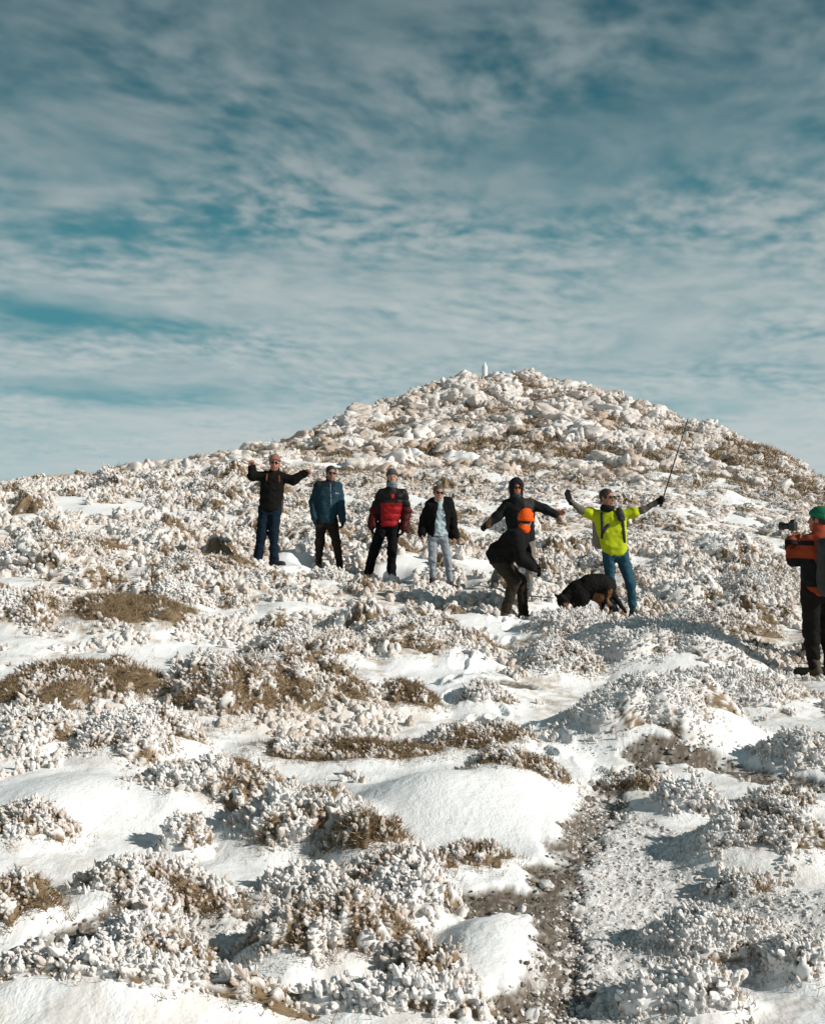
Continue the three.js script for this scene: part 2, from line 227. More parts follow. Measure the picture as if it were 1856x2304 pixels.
function printAt(x, d) {
  let h = 0;
  for (let i = -1; i <= 1; i++) for (let j = -1; j <= 1; j++) {
    const L = PRINTS.get((Math.floor(x) + i) + ',' + (Math.floor(d) + j)); if (!L) continue;
    for (const p of L) { const dx = x - p[0], dd = d - p[1], q = Math.hypot((dx * p[2] + dd * p[3]) / 0.15, (dx * p[3] - dd * p[2]) / 0.062); if (q < 1.7) h = Math.min(h, -p[4] * sstep(1.15, 0.75, q)) + 0.3 * p[4] * sstep(0.9, 1.15, q) * sstep(1.7, 1.2, q); }
  }
  return h;
}
function heightAt(x, z) {
  const d = -z;
  let y = baseH(x, d);
  const far = sstep(14, 40, d);
  y += 0.1 * sstep(7, 12, d) * (1 - far) * noise(x * 0.95, d * 0.8, 40); y += (0.07 + 0.18 * far) * noise(x * 0.7 + 5, d * 0.55, 2.2) + 0.036 * noise(x * 1.9, d * 1.6, 4.4);
  if (d > 30) { y += 0.45 * Math.exp(-(((x + 3.0) / 2.2) ** 2) - ((d - 47.5) / 4) ** 2) + 0.5 * Math.exp(-(((x - 1.6) / 2.2) ** 2) - ((d - 56) / 4) ** 2); }
  if (d > 24) { const hl = sstep(31, 38, d), b = 1 - Math.abs(2.2 * noise(x * 0.42, d * 0.36, 15)), b2 = 1 - Math.abs(2 * noise(x * 1.05, d * 0.9, 16)); y += hl * (0.42 * b * b + 0.22 * b2) - 0.5 * hl; }
  if (d > 0 && d < 20) {
    const open = openAt(x, d), dirt = dirtAt(x, d), fr = frostAt(x, d);
    if (d > 5.5 && d < 16.5 && Math.abs(x) < 5) y += printAt(x, d);
    y += mounds(x, d) + 0.05 * ellAt(OPEN, x, d, 0.55) - 0.035 * dirt - 0.015 * fr;
    y += 0.009 * (1 - 0.6 * open) * noise(x * 6, d * 7, 7) + 0.004 * noise(x * 15 + 2 * noise(x * 3, d * 3, 1), d * 24, 17) + 0.003 * (1 - open * 0.8) * noise(x * 31, d * 31, 8) + 0.004 * Math.max(dirt, fr) * noise(x * 46, d * 46, 3);
    y += 0.004 * fr * Math.sin((d * 52 + x * 14 + 3 * noise(x * 5, d * 5, 2))) * sstep(0.9, 1.3, x);
  }
  for (const p of PADS) { const q = Math.hypot(x - p[0], d - p[1]); if (q < 0.5) y = mix(p[2], y, sstep(0.14, 0.5, q)); }
  return y;
}

// ---------------------------------------------------------------- helpers for objects
const taken = {};
function numbered(n) { const k = taken[n] = (taken[n] ?? -1) + 1; return k ? n + '_' + String(k).padStart(3, '0') : n; }
function tag(o, label, category, group, kind) { o.userData.label = label; if (category) o.userData.category = category; if (group) o.userData.group = group; if (kind) o.userData.kind = kind; return o; }
const shadows = (m) => { m.castShadow = m.receiveShadow = true; return m; };
function mesh(name, geo, mat, parent = scene) { const m = shadows(new THREE.Mesh(geo, mat)); m.name = parent === scene ? numbered(name) : name; parent.add(m); return m; }
function thing(name, x, y, z) { const g = new THREE.Group(); g.name = numbered(name); g.position.set(x, y, z); scene.add(g); return g; }
const std = (rgb, rough = 0.9, extra = {}) => new THREE.MeshStandardMaterial({ color: new THREE.Color().setRGB(...rgb), roughness: rough, ...extra });
const cloth = (rgb, rough = 0.95) => new THREE.MeshPhysicalMaterial({ color: new THREE.Color().setRGB(...rgb), roughness: rough, specularIntensity: 0.25 });

function noiseTexture(n, f) { const d = new Uint8Array(n * n * 4); for (let j = 0; j < n; j++) for (let i = 0; i < n; i++) { const v = clamp(f(i / n, j / n)) * 255; d.set([v, v, v, 255], (j * n + i) * 4); } const t = new THREE.DataTexture(d, n, n); t.wrapS = t.wrapT = THREE.RepeatWrapping; t.magFilter = THREE.LinearFilter; t.needsUpdate = true; return t; }
// tileable grain: noise looked up on two circles
const grain = noiseTexture(512, (u, v) => { const a = u * 6.2832, b = v * 6.2832; let s = 0.5; for (const [f, g] of [[2.2, 0.32], [5.1, 0.3], [11, 0.22]]) s += g * (noise(Math.cos(a) * f + 9, Math.sin(a) * f, Math.cos(b) * f + Math.sin(b) * f * 1.7) + noise(Math.cos(b) * f, Math.sin(b) * f + 4, Math.cos(a) * f * 1.3 - Math.sin(a) * f)); return s; });

// ---------------------------------------------------------------- ground
const SNOW = [0.86, 0.865, 0.87], EARTH = [0.115, 0.088, 0.065], GRIT = [0.33, 0.295, 0.255], STRAW = [0.36, 0.25, 0.145];
{
  const ang = [];
  for (let a = -180; a < -60; a += 6) ang.push(a);
  for (let a = -60; a < -27; a += 1) ang.push(a);
  for (let a = -27; a < 27; a += 0.125) ang.push(a);
  for (let a = 27; a < 60; a += 1) ang.push(a);
  for (let a = 60; a <= 180; a += 6) ang.push(a);
  const rad = [0.02, 0.4, 0.9, 1.4, 1.8, 2.1, 2.4];
  while (rad.at(-1) < 72) rad.push(rad.at(-1) * 1.0052);
  rad.push(80, 90, 105, 130, 170, 230, 320, 450, 650);
  const A = ang.length, R = rad.length, pos = new Float32Array(A * R * 3), col = new Float32Array(A * R * 3), uv = new Float32Array(A * R * 2), idx = [];
  for (let j = 0; j < R; j++) for (let i = 0; i < A; i++) {
    const t = ang[i] * Math.PI / 180, x = Math.sin(t) * rad[j], z = -Math.cos(t) * rad[j], d = -z, k = j * A + i;
    pos.set([x, heightAt(x, z), z], k * 3);
    uv.set([x / 0.7, z / 0.7], k * 2);
    let c = SNOW;
    if (d > 2 && d < 75) {
      const near = d < 16, dirt = near ? dirtAt(x, d) : 0, fr = near ? frostAt(x, d) : 0, sc = scrubAt(x, d);
      const sp = 0.5 + 0.9 * noise(x * 55, d * 55, 6) + 0.5 * noise(x * 23, d * 23, 9), sp2 = noise(x * 6, d * 6, 2) + 0.6 * noise(x * 19, d * 15, 5);
      const lerp = (p, q, w) => [mix(p[0], q[0], w), mix(p[1], q[1], w), mix(p[2], q[2], w)];
      c = lerp(c, STRAW, 0.75 * sstep(0.5, 1.0, sc + 0.6 * sp2) * mix(0.35, 1, sstep(6, 11, d)));
      c = lerp(c, lerp(GRIT, SNOW, sstep(0.0, 0.95, sp)), 0.85 * fr);
      const dust = noise(x * 3.1, d * 2.6, 33) + 0.7 * noise(x * 11, d * 10, 34);
      c = lerp(c, lerp(lerp(EARTH, GRIT, sstep(0.4, 1.1, sp)), SNOW, 0.6 * sstep(0.15, 0.75, dust + 0.3 * sp - 0.1)), sstep(0.2, 0.75, dirt + 0.25 * (sp - 0.5)));
    }
    col.set(c, k * 3);
  }
  for (let j = 0; j + 1 < R; j++) for (let i = 0; i + 1 < A; i++) { const a = j * A + i, b = a + 1, c = a + A, e = c + 1; idx.push(a, b, e, a, e, c); }
  const g = new THREE.BufferGeometry();
  g.setAttribute('position', new THREE.BufferAttribute(pos, 3));
  g.setAttribute('color', new THREE.BufferAttribute(col, 3));
  g.setAttribute('uv', new THREE.BufferAttribute(uv, 2));
  g.setIndex(idx);
  g.computeVertexNormals();
  const m = mesh('ground', g, new THREE.MeshStandardMaterial({ vertexColors: true, roughness: 0.85, bumpMap: grain, bumpScale: 0.003 }));
  tag(m, 'snow-drifted stony mountain slope with trodden brown earth', null, null, 'structure');
}

// ---------------------------------------------------------------- rime: lumps of wind-packed frost
function blob(seed, detail, stretch, rough, taper, bumps = 2.4) {
  const g = mergeVertices(new THREE.IcosahedronGeometry(1, detail).deleteAttribute('uv').deleteAttribute('normal'), 1e-5), p = g.attributes.position;
  for (let i = 0; i < p.count; i++) {
    let x = p.getX(i), y = p.getY(i), z = p.getZ(i);
    const n = 1 + rough * (1.3 * noise(x * 1.1 + seed, y * 1.1, z * 1.1) + 0.7 * noise(x * bumps, y * bumps + seed, z * bumps) + 0.04 * noise(x * 5, y * 5, z * 5 + seed));
    const t = 1 + taper * y;
    p.setXYZ(i, x * n * t, y * n * stretch, z * n * t);
  }
  g.translate(0, stretch * 0.75, 0);
  g.computeVertexNormals();
  return g;
}
const knobsFine = [blob(1.3, 6, 1.35, 0.26, 0.2), blob(5.1, 6, 1.5, 0.26, 0.2), blob(9.6, 6, 1.05, 0.3, 0.1, 2.4), blob(14.2, 6, 2.2, 0.3, 0.12), blob(21.9, 6, 1.4, 0.32, 0.25, 2.4)];
const knobsSmall = [blob(2.3, 5, 0.95, 0.3, 0.1), blob(7.7, 5, 1.15, 0.3, 0.12), blob(12.1, 5, 0.8, 0.36, 0.06, 2.4)];
function cluster(seed, n) {      // a cauliflower of lumps, as seen far up the hill
  const r = rng(seed), parts = [], m = new THREE.Matrix4(), q = new THREE.Quaternion();
  for (let i = 0; i < n; i++) {
    const a = r() * 6.2832, b = Math.sqrt(r()) * 0.95, h = Math.sqrt(1 - b * b * 0.8) * 0.62, s = 0.15 + 0.3 * r() * r();
    const dir = new THREE.Vector3(Math.cos(a) * b - 0.25 + 0.6 * (r() - 0.5), h + 0.1, Math.sin(a) * b + 0.6 * (r() - 0.5)).normalize();
    q.setFromUnitVectors(new THREE.Vector3(0, 1, 0), dir);
    m.compose(new THREE.Vector3(Math.cos(a) * b * 0.8, h * 0.55 - 0.1, Math.sin(a) * b * 0.8), q, new THREE.Vector3(s, s * (0.7 + 0.5 * r()), s));
    parts.push(knobsSmall[i % 3].clone().applyMatrix4(m));
  }
  const c = blob(seed * 1.7, 6, 0.55, 0.4, 0); c.scale(0.85, 0.95, 0.85); c.translate(0, -0.1, 0); parts.push(c);
  return mergeGeometries(parts);
}
const clusters = [cluster(31, 18), cluster(47, 24), cluster(53, 14), cluster(61, 28)];
const rimeMat = new THREE.MeshStandardMaterial({ color: 0xffffff, roughness: 0.75 });
const RIME = [0.755, 0.745, 0.738], BEIGE = [0.47, 0.375, 0.305];
const blade = (() => { const g = new THREE.ConeGeometry(1, 1, 3, 3, true), p = g.attributes.position; for (let i = 0; i < p.count; i++) { const y = p.getY(i) + 0.5; p.setXYZ(i, p.getX(i) + 0.22 * y * y, y, p.getZ(i)); } g.computeVertexNormals(); return g; })();
const strawMat = new THREE.MeshStandardMaterial({ color: 0xffffff, roughness: 0.9, side: THREE.DoubleSide });
const coreMat = new THREE.MeshStandardMaterial({ vertexColors: true, roughness: 0.85 });
const UP = new THREE.Vector3(0, 1, 0), v3 = (x, y, z) => new THREE.Vector3(x, y, z);
function copies(name, geo, mat, list, parent) {
  if (!list.length) return null;
  const im = shadows(new THREE.InstancedMesh(geo, mat, list.length)), c = new THREE.Color();
  list.forEach(([m, rgb], i) => { im.setMatrixAt(i, m); im.setColorAt(i, c.setRGB(...rgb)); });
  im.name = name; im.userData.kind = 'stuff';
  if (parent) parent.add(im);
  return im;
}
const tint = (r, w) => { const t = clamp(w + 0.06 + 0.2 * r()); const k = 0.94 + 0.08 * r(); return [mix(RIME[0], BEIGE[0], t) * k, mix(RIME[1], BEIGE[1], t) * k, mix(RIME[2], BEIGE[2], t) * k]; };
const STALK = [[0.22, 0.145, 0.08], [0.33, 0.225, 0.13], [0.11, 0.075, 0.045], [0.42, 0.31, 0.19], [0.17, 0.13, 0.06]];
function lumpsAt(x, y, seed) {       // rounded cells side by side, 0 in the seams to 1 on top
  const fx = Math.floor(x), fy = Math.floor(y); let best = 9;
  for (let j = -1; j <= 1; j++) for (let i = -1; i <= 1; i++) { const h = PERM[(PERM[(fx + i + seed * 3) & 255] + fy + j) & 255], h2 = PERM[(h + 91) & 255], h3 = PERM[(h + 37) & 255] / 255, dx = fx + i + h / 255 - x, dy = fy + j + h2 / 255 - y; best = Math.min(best, (dx * dx + dy * dy) * (0.8 + 1.6 * h3)); }
  return Math.sqrt(Math.max(0, 1 - best * 1.5));
}
// one shrub round its own base: a dark mass of twigs, rime knobs on it (thickest on the windward left), bare stalks where the frost is missing; its rim straggles out into the snow
function fillShrub(g, rx, rz, h, knob, bare, seed, fine = true, ground = () => 0) {
  const r = rng(seed), geos = fine ? knobsFine : knobsSmall;
  const rim = (a) => 0.92 + 0.5 * noise(Math.cos(a) * 1.3 + seed, Math.sin(a) * 1.3, seed * 0.7) + 0.28 * noise(Math.cos(a) * 3.4, Math.sin(a) * 3.4 + seed, 5.5);
  const rise = (px, pz) => { const a = Math.atan2(pz / rz, px / rx), q = Math.hypot(px / rx, pz / rz) / rim(a); if (q >= 1) return 0; return h * Math.pow(1 - q * q, 0.8) * (0.8 + 0.65 * noise(px * 1.6 / rx + seed, pz * 1.6 / rz, 2.2) + 0.4 * noise(px * 4 / rx, pz * 4 / rz + seed, 7.7)); };
  const patchAt = (px, pz) => noise(px * 2.4 / rx + seed * 1.3, pz * 2.4 / rz, 3.3) + 0.6 * noise(px * 6 / rx + seed, pz * 6 / rz, 9.1);
  const coverAt = (px, pz, qq) => 1.02 - 0.2 * px / rx - bare * 1.35 + patchAt(px, pz) * (0.55 + bare * 0.6) - 0.95 * sstep(0.85, 1.42, qq);
  const crust = (px, pz, q, cv) => {
    const wx = px + 0.3 * knob * noise(px / knob, pz / knob, 4.2), wz = pz + 0.3 * knob * noise(px / knob, pz / knob, 8.4), bumpy = lumpsAt(wx / (knob * 0.55), wz / (knob * 0.55), seed) * 0.3 + lumpsAt(wx / (knob * 1.7) + 9, wz / (knob * 1.7), seed) * 0.42;
    const icy = sstep(0.48, 0.6, cv + 0.75 * noise(px * 1.3 / knob, pz * 1.3 / knob, 6.6) - 0.1), rimOut = sstep(1.16, 0.95, q), e = knob * 0.6;
    const gx = clamp((rise(px + e, pz) - rise(px - e, pz)) / (2 * e), -1.3, 1.3), gz = clamp((rise(px, pz + e) - rise(px, pz - e)) / (2 * e), -1.3, 1.3), gl = 1 / Math.hypot(gx, 1, gz), out = (knob * bumpy * (0.7 + 0.3 * icy) - 0.3 * knob * (1 - icy)) * rimOut;
    return [v3(px - gx * gl * out, ground(px, pz) + rise(px, pz) * 0.92 + gl * out - 0.012 * (1 - rimOut), pz - gz * gl * out), icy, rimOut];
  };
  // the crust: rime grown together over the twigs in rounded lumps, broken open where the frost is missing
  const pos0 = [], col = [], idx = [], cell = knob * (fine ? 0.17 : 0.3), RN = Math.max(10, Math.min(64, Math.round(Math.max(rx, rz) * 1.2 / cell))), AN = Math.max(40, Math.min(200, Math.round(6.2832 * Math.max(rx, rz) * 0.9 / cell)));
  for (let j = 0; j <= RN; j++) for (let i = 0; i < AN; i++) {
    const a = i / AN * 6.2832, q = j / RN * 1.16, R = rim(a), px = Math.cos(a) * R * rx * q, pz = Math.sin(a) * R * rz * q, cv = coverAt(px, pz, q);
    const [at, icy, rimOut] = crust(px, pz, q, cv);
    pos0.push(at.x, at.y - (j === RN ? 0.03 : 0), at.z);
    const w = clamp(0.5 + noise(px * 2.2 / knob + seed, pz * 2.2 / knob, 1.1)), be = 0.3 * clamp(0.5 + 1.2 * noise(px * 0.9 / knob, pz * 0.9 / knob, 2.9));
    const br = [mix(0.12, 0.27, w), mix(0.085, 0.19, w), mix(0.05, 0.11, w)], ic = [0, 1, 2].map((c) => mix(mix(RIME[c], BEIGE[c], be), SNOW[c], 1 - rimOut));
    col.push(mix(br[0], ic[0], icy), mix(br[1], ic[1], icy), mix(br[2], ic[2], icy));
    if (j < RN) { const n = j * AN, i1 = (i + 1) % AN; idx.push(n + i, n + i1, n + AN + i1, n + i, n + AN + i1, n + AN + i); }
  }
  const cg = new THREE.BufferGeometry();
  cg.setAttribute('position', new THREE.Float32BufferAttribute(pos0, 3)); cg.setAttribute('color', new THREE.Float32BufferAttribute(col, 3));
  cg.setAttribute('uv', new THREE.Float32BufferAttribute(pos0.filter((_, k) => k % 3 !== 1).map((v) => v * 3), 2)); cg.setIndex(idx); cg.computeVertexNormals();
  mesh('rime_crust', cg, coreMat, g);
  const lists = geos.map(() => []), stalks = [], q = new THREE.Quaternion(), q2 = new THREE.Quaternion();
  const area = Math.PI * (rx * rz + 0.7 * h * (rx + rz)) * 1.5, N = Math.min(fine ? 7000 : 1400, Math.round(area / (knob * knob * 0.085)));
  for (let i = 0; i < N; i++) {
    const a = i * 2.39996 + 0.4 * (r() - 0.5), qq = 1.45 * Math.sqrt((i + r()) / N), R = rim(a), px = Math.cos(a) * R * rx * qq, pz = Math.sin(a) * R * rz * qq;
    const e = knob * 0.5, y0 = rise(px, pz), n = v3(rise(px - e, pz) - rise(px + e, pz), 2 * e, rise(px, pz - e) - rise(px, pz + e)).normalize();
    const nx = Math.cos(a) * qq, nz = Math.sin(a) * qq, edge = sstep(0.85, 1.42, qq);
    const patch = patchAt(px, pz);
    const cover = 1.02 - 0.2 * nx - bare * 1.35 + patch * (0.55 + bare * 0.6) - 0.1 * sstep(0.5, 0.95, qq) * (nz > 0 ? 1 : 0.3) - 0.95 * edge;
    const pos = qq < 1.1 ? crust(px, pz, qq, cover)[0] : v3(px, ground(px, pz) + y0, pz);
    if (r() < cover * 0.85) {
      const dir = v3(n.x * 1.1 - 0.32 + 0.8 * (r() - 0.5), n.y * 0.8 + 0.25, n.z * 1.1 + 0.8 * (r() - 0.5)).normalize();
      q.setFromUnitVectors(UP, dir).multiply(q2.setFromAxisAngle(UP, r() * 6.2832));
      const k = knob * (0.11 + 0.2 * r() ** 3 + 0.05 * patch) * (1 - 0.3 * edge), long = r() < 0.2 ? 1.4 : 1;
      if (k < knob * 0.06) continue;
      pos.addScaledVector(n, -k * 0.7 + (r() < 0.3 ? knob * 0.4 * r() * (1 - edge) : 0));
      lists[Math.floor(r() * geos.length)].push([new THREE.Matrix4().compose(pos, q, v3(k * (0.8 + 0.4 * r()), k * (0.7 + 0.6 * r()) * long, k * (0.8 + 0.4 * r()))), tint(r, 0.7 * sstep(0.25, -0.35, cover - 0.75) * (1 - edge) + 0.22 * (r() - 0.6))]);
    }
    if (r() < (0.1 + bare * 0.7) * (1 - 0.75 * edge) || (cover < 0.4 && qq < 1)) for (let b = 0; b < (cover < 0.4 ? 4 : 2); b++) {
      const dir = v3(n.x + 1.5 * (r() - 0.5), n.y * 0.7 + 0.4 * r(), n.z + 1.5 * (r() - 0.5)).normalize();
      q.setFromUnitVectors(UP, dir).multiply(q2.setFromAxisAngle(UP, r() * 6.2832));
      const len = knob * (0.35 + (1.3 + bare) * r() * r()), wd = Math.max(0.0014, knob * (0.025 + 0.03 * r()));
      stalks.push([new THREE.Matrix4().compose(v3(px + (r() - 0.5) * knob, pos.y - 0.008, pz + (r() - 0.5) * knob), q, v3(wd, len, wd)), STALK[Math.floor(r() * STALK.length)]]);
    }
  }
  geos.forEach((geo, k) => copies('rime', geo, rimeMat, lists[k], g));
  copies('stalks', blade, strawMat, stalks, g);
}
function groundTilt(x, z, s) { const e = s, n = v3(heightAt(x - e, z) - heightAt(x + e, z), 2 * e, heightAt(x, z - e) - heightAt(x, z + e)).normalize(); return new THREE.Quaternion().setFromUnitVectors(UP, n.lerp(UP, 0.35).normalize()); }
SHRUBS.forEach(([x, d, rx, rz, h, knob, bare, label], i) => {
  const y = heightAt(x, -d), g = thing('frosted_shrub', x, y, -d);
  fillShrub(g, rx, rz, h * 0.75, d < 7 ? knob * 0.8 : knob, bare, 100 + i * 17, true, (px, pz) => heightAt(x + px, -d + pz) - y);
  tag(g, label, 'shrub', 'rime-covered shrubs of the near slope');
});

// shrubs of the middle slope: eight kinds, each set out many times over
{
  const kinds = [];
  for (let k = 0; k < 8; k++) { const g = new THREE.Group(); fillShrub(g, 0.5, 0.44, 0.24 + 0.04 * (k % 4), 0.07 + 0.012 * (k % 3), [0.14, 0.3, 0.2, 0.4, 0.22, 0.24, 0.08, 0.34][k], 900 + k * 31, false); kinds.push(g); }
  const r = rng(4242), placed = SHRUBS.map((s) => [s[0], s[1], s[2]]);
  let made = 0;
  for (let t = 0; t < 30000 && made < 285; t++) {
    const d = 9 + 25 * Math.pow(r(), 0.8), u = (r() - 0.5) * 0.98, x = u * d;
    const s = scrubAt(x, d);
    if (s < 0.55 || openAt(x, d) > 0.3 || dirtAt(x, d) > 0.2) continue;
    const size = (0.65 + 1.3 * r() * r()) * (d < 14 ? 0.8 : 1) * (d > 22 && u > -0.12 ? 0.7 : 1);
    if (placed.some((p) => Math.hypot(p[0] - x, p[1] - d) < (p[2] + size * 0.5) * 0.8)) continue;
    if (Object.values(PEOPLE).some((p) => (Math.abs(p.x - x) < size * 0.5 + 0.35 && Math.abs(d - p.d) < 0.55) || (Math.abs(p.x * d / p.d - x) < size * 0.5 + 0.3 && d < p.d && d > p.d - 1.6))) continue;
    placed.push([x, d, size * 0.5]);
    const kind = Math.floor(r() * 8), c = kinds[kind].clone();
    c.name = numbered('frosted_shrub');
    c.position.set(x, heightAt(x, -d) - 0.035, -d);
    c.quaternion.copy(groundTilt(x, -d, 0.3)).multiply(new THREE.Quaternion().setFromAxisAngle(UP, (r() - 0.5) * 1.2));
    c.scale.set(size, size * (0.75 + 0.5 * r()), size);
    scene.add(c);
    const look = ['white', 'tan and white', 'pale', 'brown, half bare', 'pale', 'white', 'thickly crusted white', 'tan and white'][kind];
    const where = d > 24 ? (u < -0.2 ? 'near the left skyline' : u < 0.05 ? 'on the flat behind the four standing people' : 'on the flat behind the spread-armed people')
      : d > 16.5 ? (u < -0.16 ? 'up-slope of the fist-raising person' : u < 0 ? 'behind the blue and red jackets' : u < 0.16 ? 'behind the ponytailed and hooded people' : u < 0.3 ? 'behind the yellow-shirted person' : 'on the right slope beyond the photographer')
        : u < -0.25 ? 'down-slope of the fist-raising person' : u < -0.05 ? 'in front of the blue and red jackets' : u < 0.12 ? 'in front of the ponytailed person' : u < 0.28 ? 'beside the dog and bending person' : 'between yellow shirt and photographer';
    const edges = d > 24 ? [-0.5, -0.2, 0.05, 0.5] : d > 16.5 ? [-0.5, -0.16, 0, 0.16, 0.3, 0.5] : [-0.5, -0.25, -0.05, 0.12, 0.28, 0.5], zi = edges.findIndex((b, n) => n && u < b), zone = [edges[Math.max(0, zi - 1)], edges[Math.max(1, zi)]];
    const split = (lo, hi, v) => (v < lo ? 0 : v > hi ? 2 : 1), spot = ['lower', 'midway', 'higher'][d > 24 ? split(27, 30.5, d) : d > 16.5 ? split(18.5, 21.5, d) : split(11.5, 14, d)] + ' ' + ['left', 'middle', 'right'][Math.floor(clamp((u - zone[0]) / (zone[1] - zone[0]), 0, 0.999) * 3)];
    tag(c, `${size > 1.15 ? 'broad' : size > 0.8 ? 'mid-sized' : 'small'} ${look} rime shrub ${where}, ${spot}`, 'shrub', 'shrubs of the middle slope ' + where);
    made++;
  }
}

// unnumbered frosted scrub: low knobs over the middle ground, packed lumps up the hill
{
  const r = rng(777), low = knobsSmall.map(() => []), lumps = clusters.map(() => []), q = new THREE.Quaternion(), q2 = new THREE.Quaternion(), grass = [];
  const put = (list, x, d, sx, sy, sz, sink, w) => {
    const z = -d, y = heightAt(x, z), dir = v3((r() - 0.62) * 0.8, 1, (r() - 0.5) * 0.8 + 0.1).normalize();
    q.setFromUnitVectors(UP, dir).multiply(q2.setFromAxisAngle(UP, r() * 6.2832));
    list.push([new THREE.Matrix4().compose(v3(x, y - sink, z), q, v3(sx, sy, sz)), tint(r, w)]);
  };
  for (let t = 0; t < 150000; t++) {
    const d = Math.sqrt(mix(49, 1250, r())), u = (r() - 0.5) * 1.08, x = u * d, s = scrubAt(x, d);
    const pn = noise(x * 1.3, d * 1.1, 20) + 0.7 * noise(x * 3.7, d * 3.1, 21);
    if (d < 10 && s < 0.75) continue;
    if (s * 0.8 + pn * 0.8 < 0.44 + 0.3 * r()) { if (r() < 0.03 && s > 0.2) grass.push([x, d]); continue; }
    const flat = sstep(19, 22, d) * sstep(-0.2, -0.1, u), k = mix(0.028, 0.06, sstep(8, 20, d)) * (0.6 + 0.9 * r() * r() + 0.35 * pn) * mix(1, 1.1, sstep(22, 32, d));
    if (k < 0.012) continue;
    put(low[t % 3], x, d, k * (1 + 0.6 * flat), k * mix(0.9 + 0.4 * r(), 0.6, flat), k, k * 0.3, 0.4 * r() + 0.8 * sstep(0.35, -0.4, pn) + 0.3 * flat * r());
    if (r() < 0.5) grass.push([x + (r() - 0.5) * 0.1, d]);
  }
  for (let t = 0; t < 190000; t++) {      // straggling mats of fine rime between the near shrubs
    const d = Math.sqrt(mix(9, 121, r())), x = (r() - 0.5) * 1.02 * d, pn = noise(x * 1.5, d * 1.2, 50) + 0.6 * noise(x * 4.5, d * 3.6, 51) + 0.35 * noise(x * 12, d * 10, 52);
    const bar = 0.42 + 0.75 * openAt(x, d) + 1.0 * frostAt(x, d) + 0.8 * dirtAt(x, d);
    if (pn < bar + 0.35 * r()) { if (r() < 0.004 && pn > -0.2) grass.push([x, d]); continue; }
    const k = (0.007 + 0.012 * r() ** 2) * mix(0.8, 1.5, sstep(3, 10, d));
    put(low[t % 3], x, d, k, k * (0.9 + r()), k, k * 0.3, 0.5 * r());
    if (r() < 0.1) grass.push([x, d]);
  }
  for (let t = 0; t < 34000; t++) {
    const d = Math.sqrt(mix(900, 4700, r())), u = (r() - 0.5) * 1.2, x = u * d, s = scrubAt(x, d), pn = noise(x * 0.5, d * 0.4, 30) + 0.6 * noise(x * 1.4, d * 1.2, 31);
    if (s < 0.6) continue;
    const k = (0.14 + 0.5 * r() ** 4 + 0.16 * Math.max(0, pn)) * mix(0.8, 1.1, sstep(32, 48, d)) * mix(1, 0.62, sstep(0.16, 0.3, u));
    if (pn + 0.5 * noise(x * 2.6, d * 2, 36) < -0.3 + 0.2 * r()) { for (let b = 0; b < 4; b++) grass.push([x + (r() - 0.5) * 0.7, d + (r() - 0.5) * 0.7]); continue; }
    put(lumps[t % 4], x, d, k * (0.9 + 0.6 * r()), k * (0.65 + 0.5 * r()), k, k * 0.12, 0.1 + 0.6 * r() * r() + 0.85 * sstep(0.2, -0.4, pn));
    if (pn < 0.1) for (let b = 0; b < 3; b++) grass.push([x + (r() - 0.5) * 0.7, d + (r() - 0.5) * 0.7]);
  }
  const lowScrub = new THREE.Group(); lowScrub.name = 'low_scrub'; scene.add(lowScrub);
  knobsSmall.forEach((g, k) => copies('rime', g, rimeMat, low[k], lowScrub));
  tag(lowScrub, 'low rime-frosted ground scrub over the middle slope', 'scrub', null, 'stuff');
  const hill = new THREE.Group(); hill.name = 'hill_scrub'; scene.add(hill);
  clusters.forEach((g, k) => copies('rime', g, rimeMat, lumps[k], hill));
  tag(hill, 'packed lumps of rime-crusted scrub covering the summit hill', 'scrub', null, 'stuff');
  const blades = [];
  for (const [x, d] of grass) {
    const big = sstep(24, 40, d), y = heightAt(x, -d), n = 4;
    for (let b = 0; b < n; b++) {
      const ox = (r() - 0.5) * mix(0.08, 0.5, big), oz = (r() - 0.5) * mix(0.08, 0.4, big), dir = v3((r() - 0.5) * 1.6, 0.8, (r() - 0.5) * 1.6).normalize();
      q.setFromUnitVectors(UP, dir).multiply(q2.setFromAxisAngle(UP, r() * 6.2832));
      const small = mix(0.5, 1, sstep(5, 12, d)), len = small * mix(0.06, 0.3, big) * (0.4 + r()), w = small * mix(0.003, 0.02, big);
      blades.push([new THREE.Matrix4().compose(v3(x + ox, y - 0.01, -d + oz), q, v3(w, len, w)), STALK[Math.floor(r() * 5)]]);
    }
  }
  const dry = copies('dry_grass', blade, strawMat, blades, scene);
  tag(dry, 'dry straw-coloured grass poking through the frost', 'grass', null, 'stuff');
  // grit and frost crumbs along the path
  const stones = [], crumbs = [];
  for (let t = 0; t < 130000; t++) {
    const d = mix(3, 7.4, Math.pow(r(), 1.3)), x = (r() - 0.5) * 1.05 * d, di = dirtAt(x, d), fr = frostAt(x, d);
    if (di > 0.4 && r() < 0.35) { const k = 0.0018 + 0.011 * r() ** 6; put(stones, x, d, k * 1.3, k * 0.7, k, k * 0.3, 0); const g = 0.06 + 0.14 * r(); stones.at(-1)[1] = [g, g * 0.86, g * 0.7]; }
    if (di > 0.5 && r() < 0.012) { const k = 0.012 + 0.02 * r() ** 2; put(stones, x, d, k * 1.4, k * 0.6, k, k * 0.4, 0); const g = 0.1 + 0.1 * r(); stones.at(-1)[1] = [g, g * 0.85, g * 0.7]; if (r() < 0.6) put(crumbs, x - 0.01, d, k * 1.2, k * 0.5, k * 0.9, -k * 0.1, 0.1); }
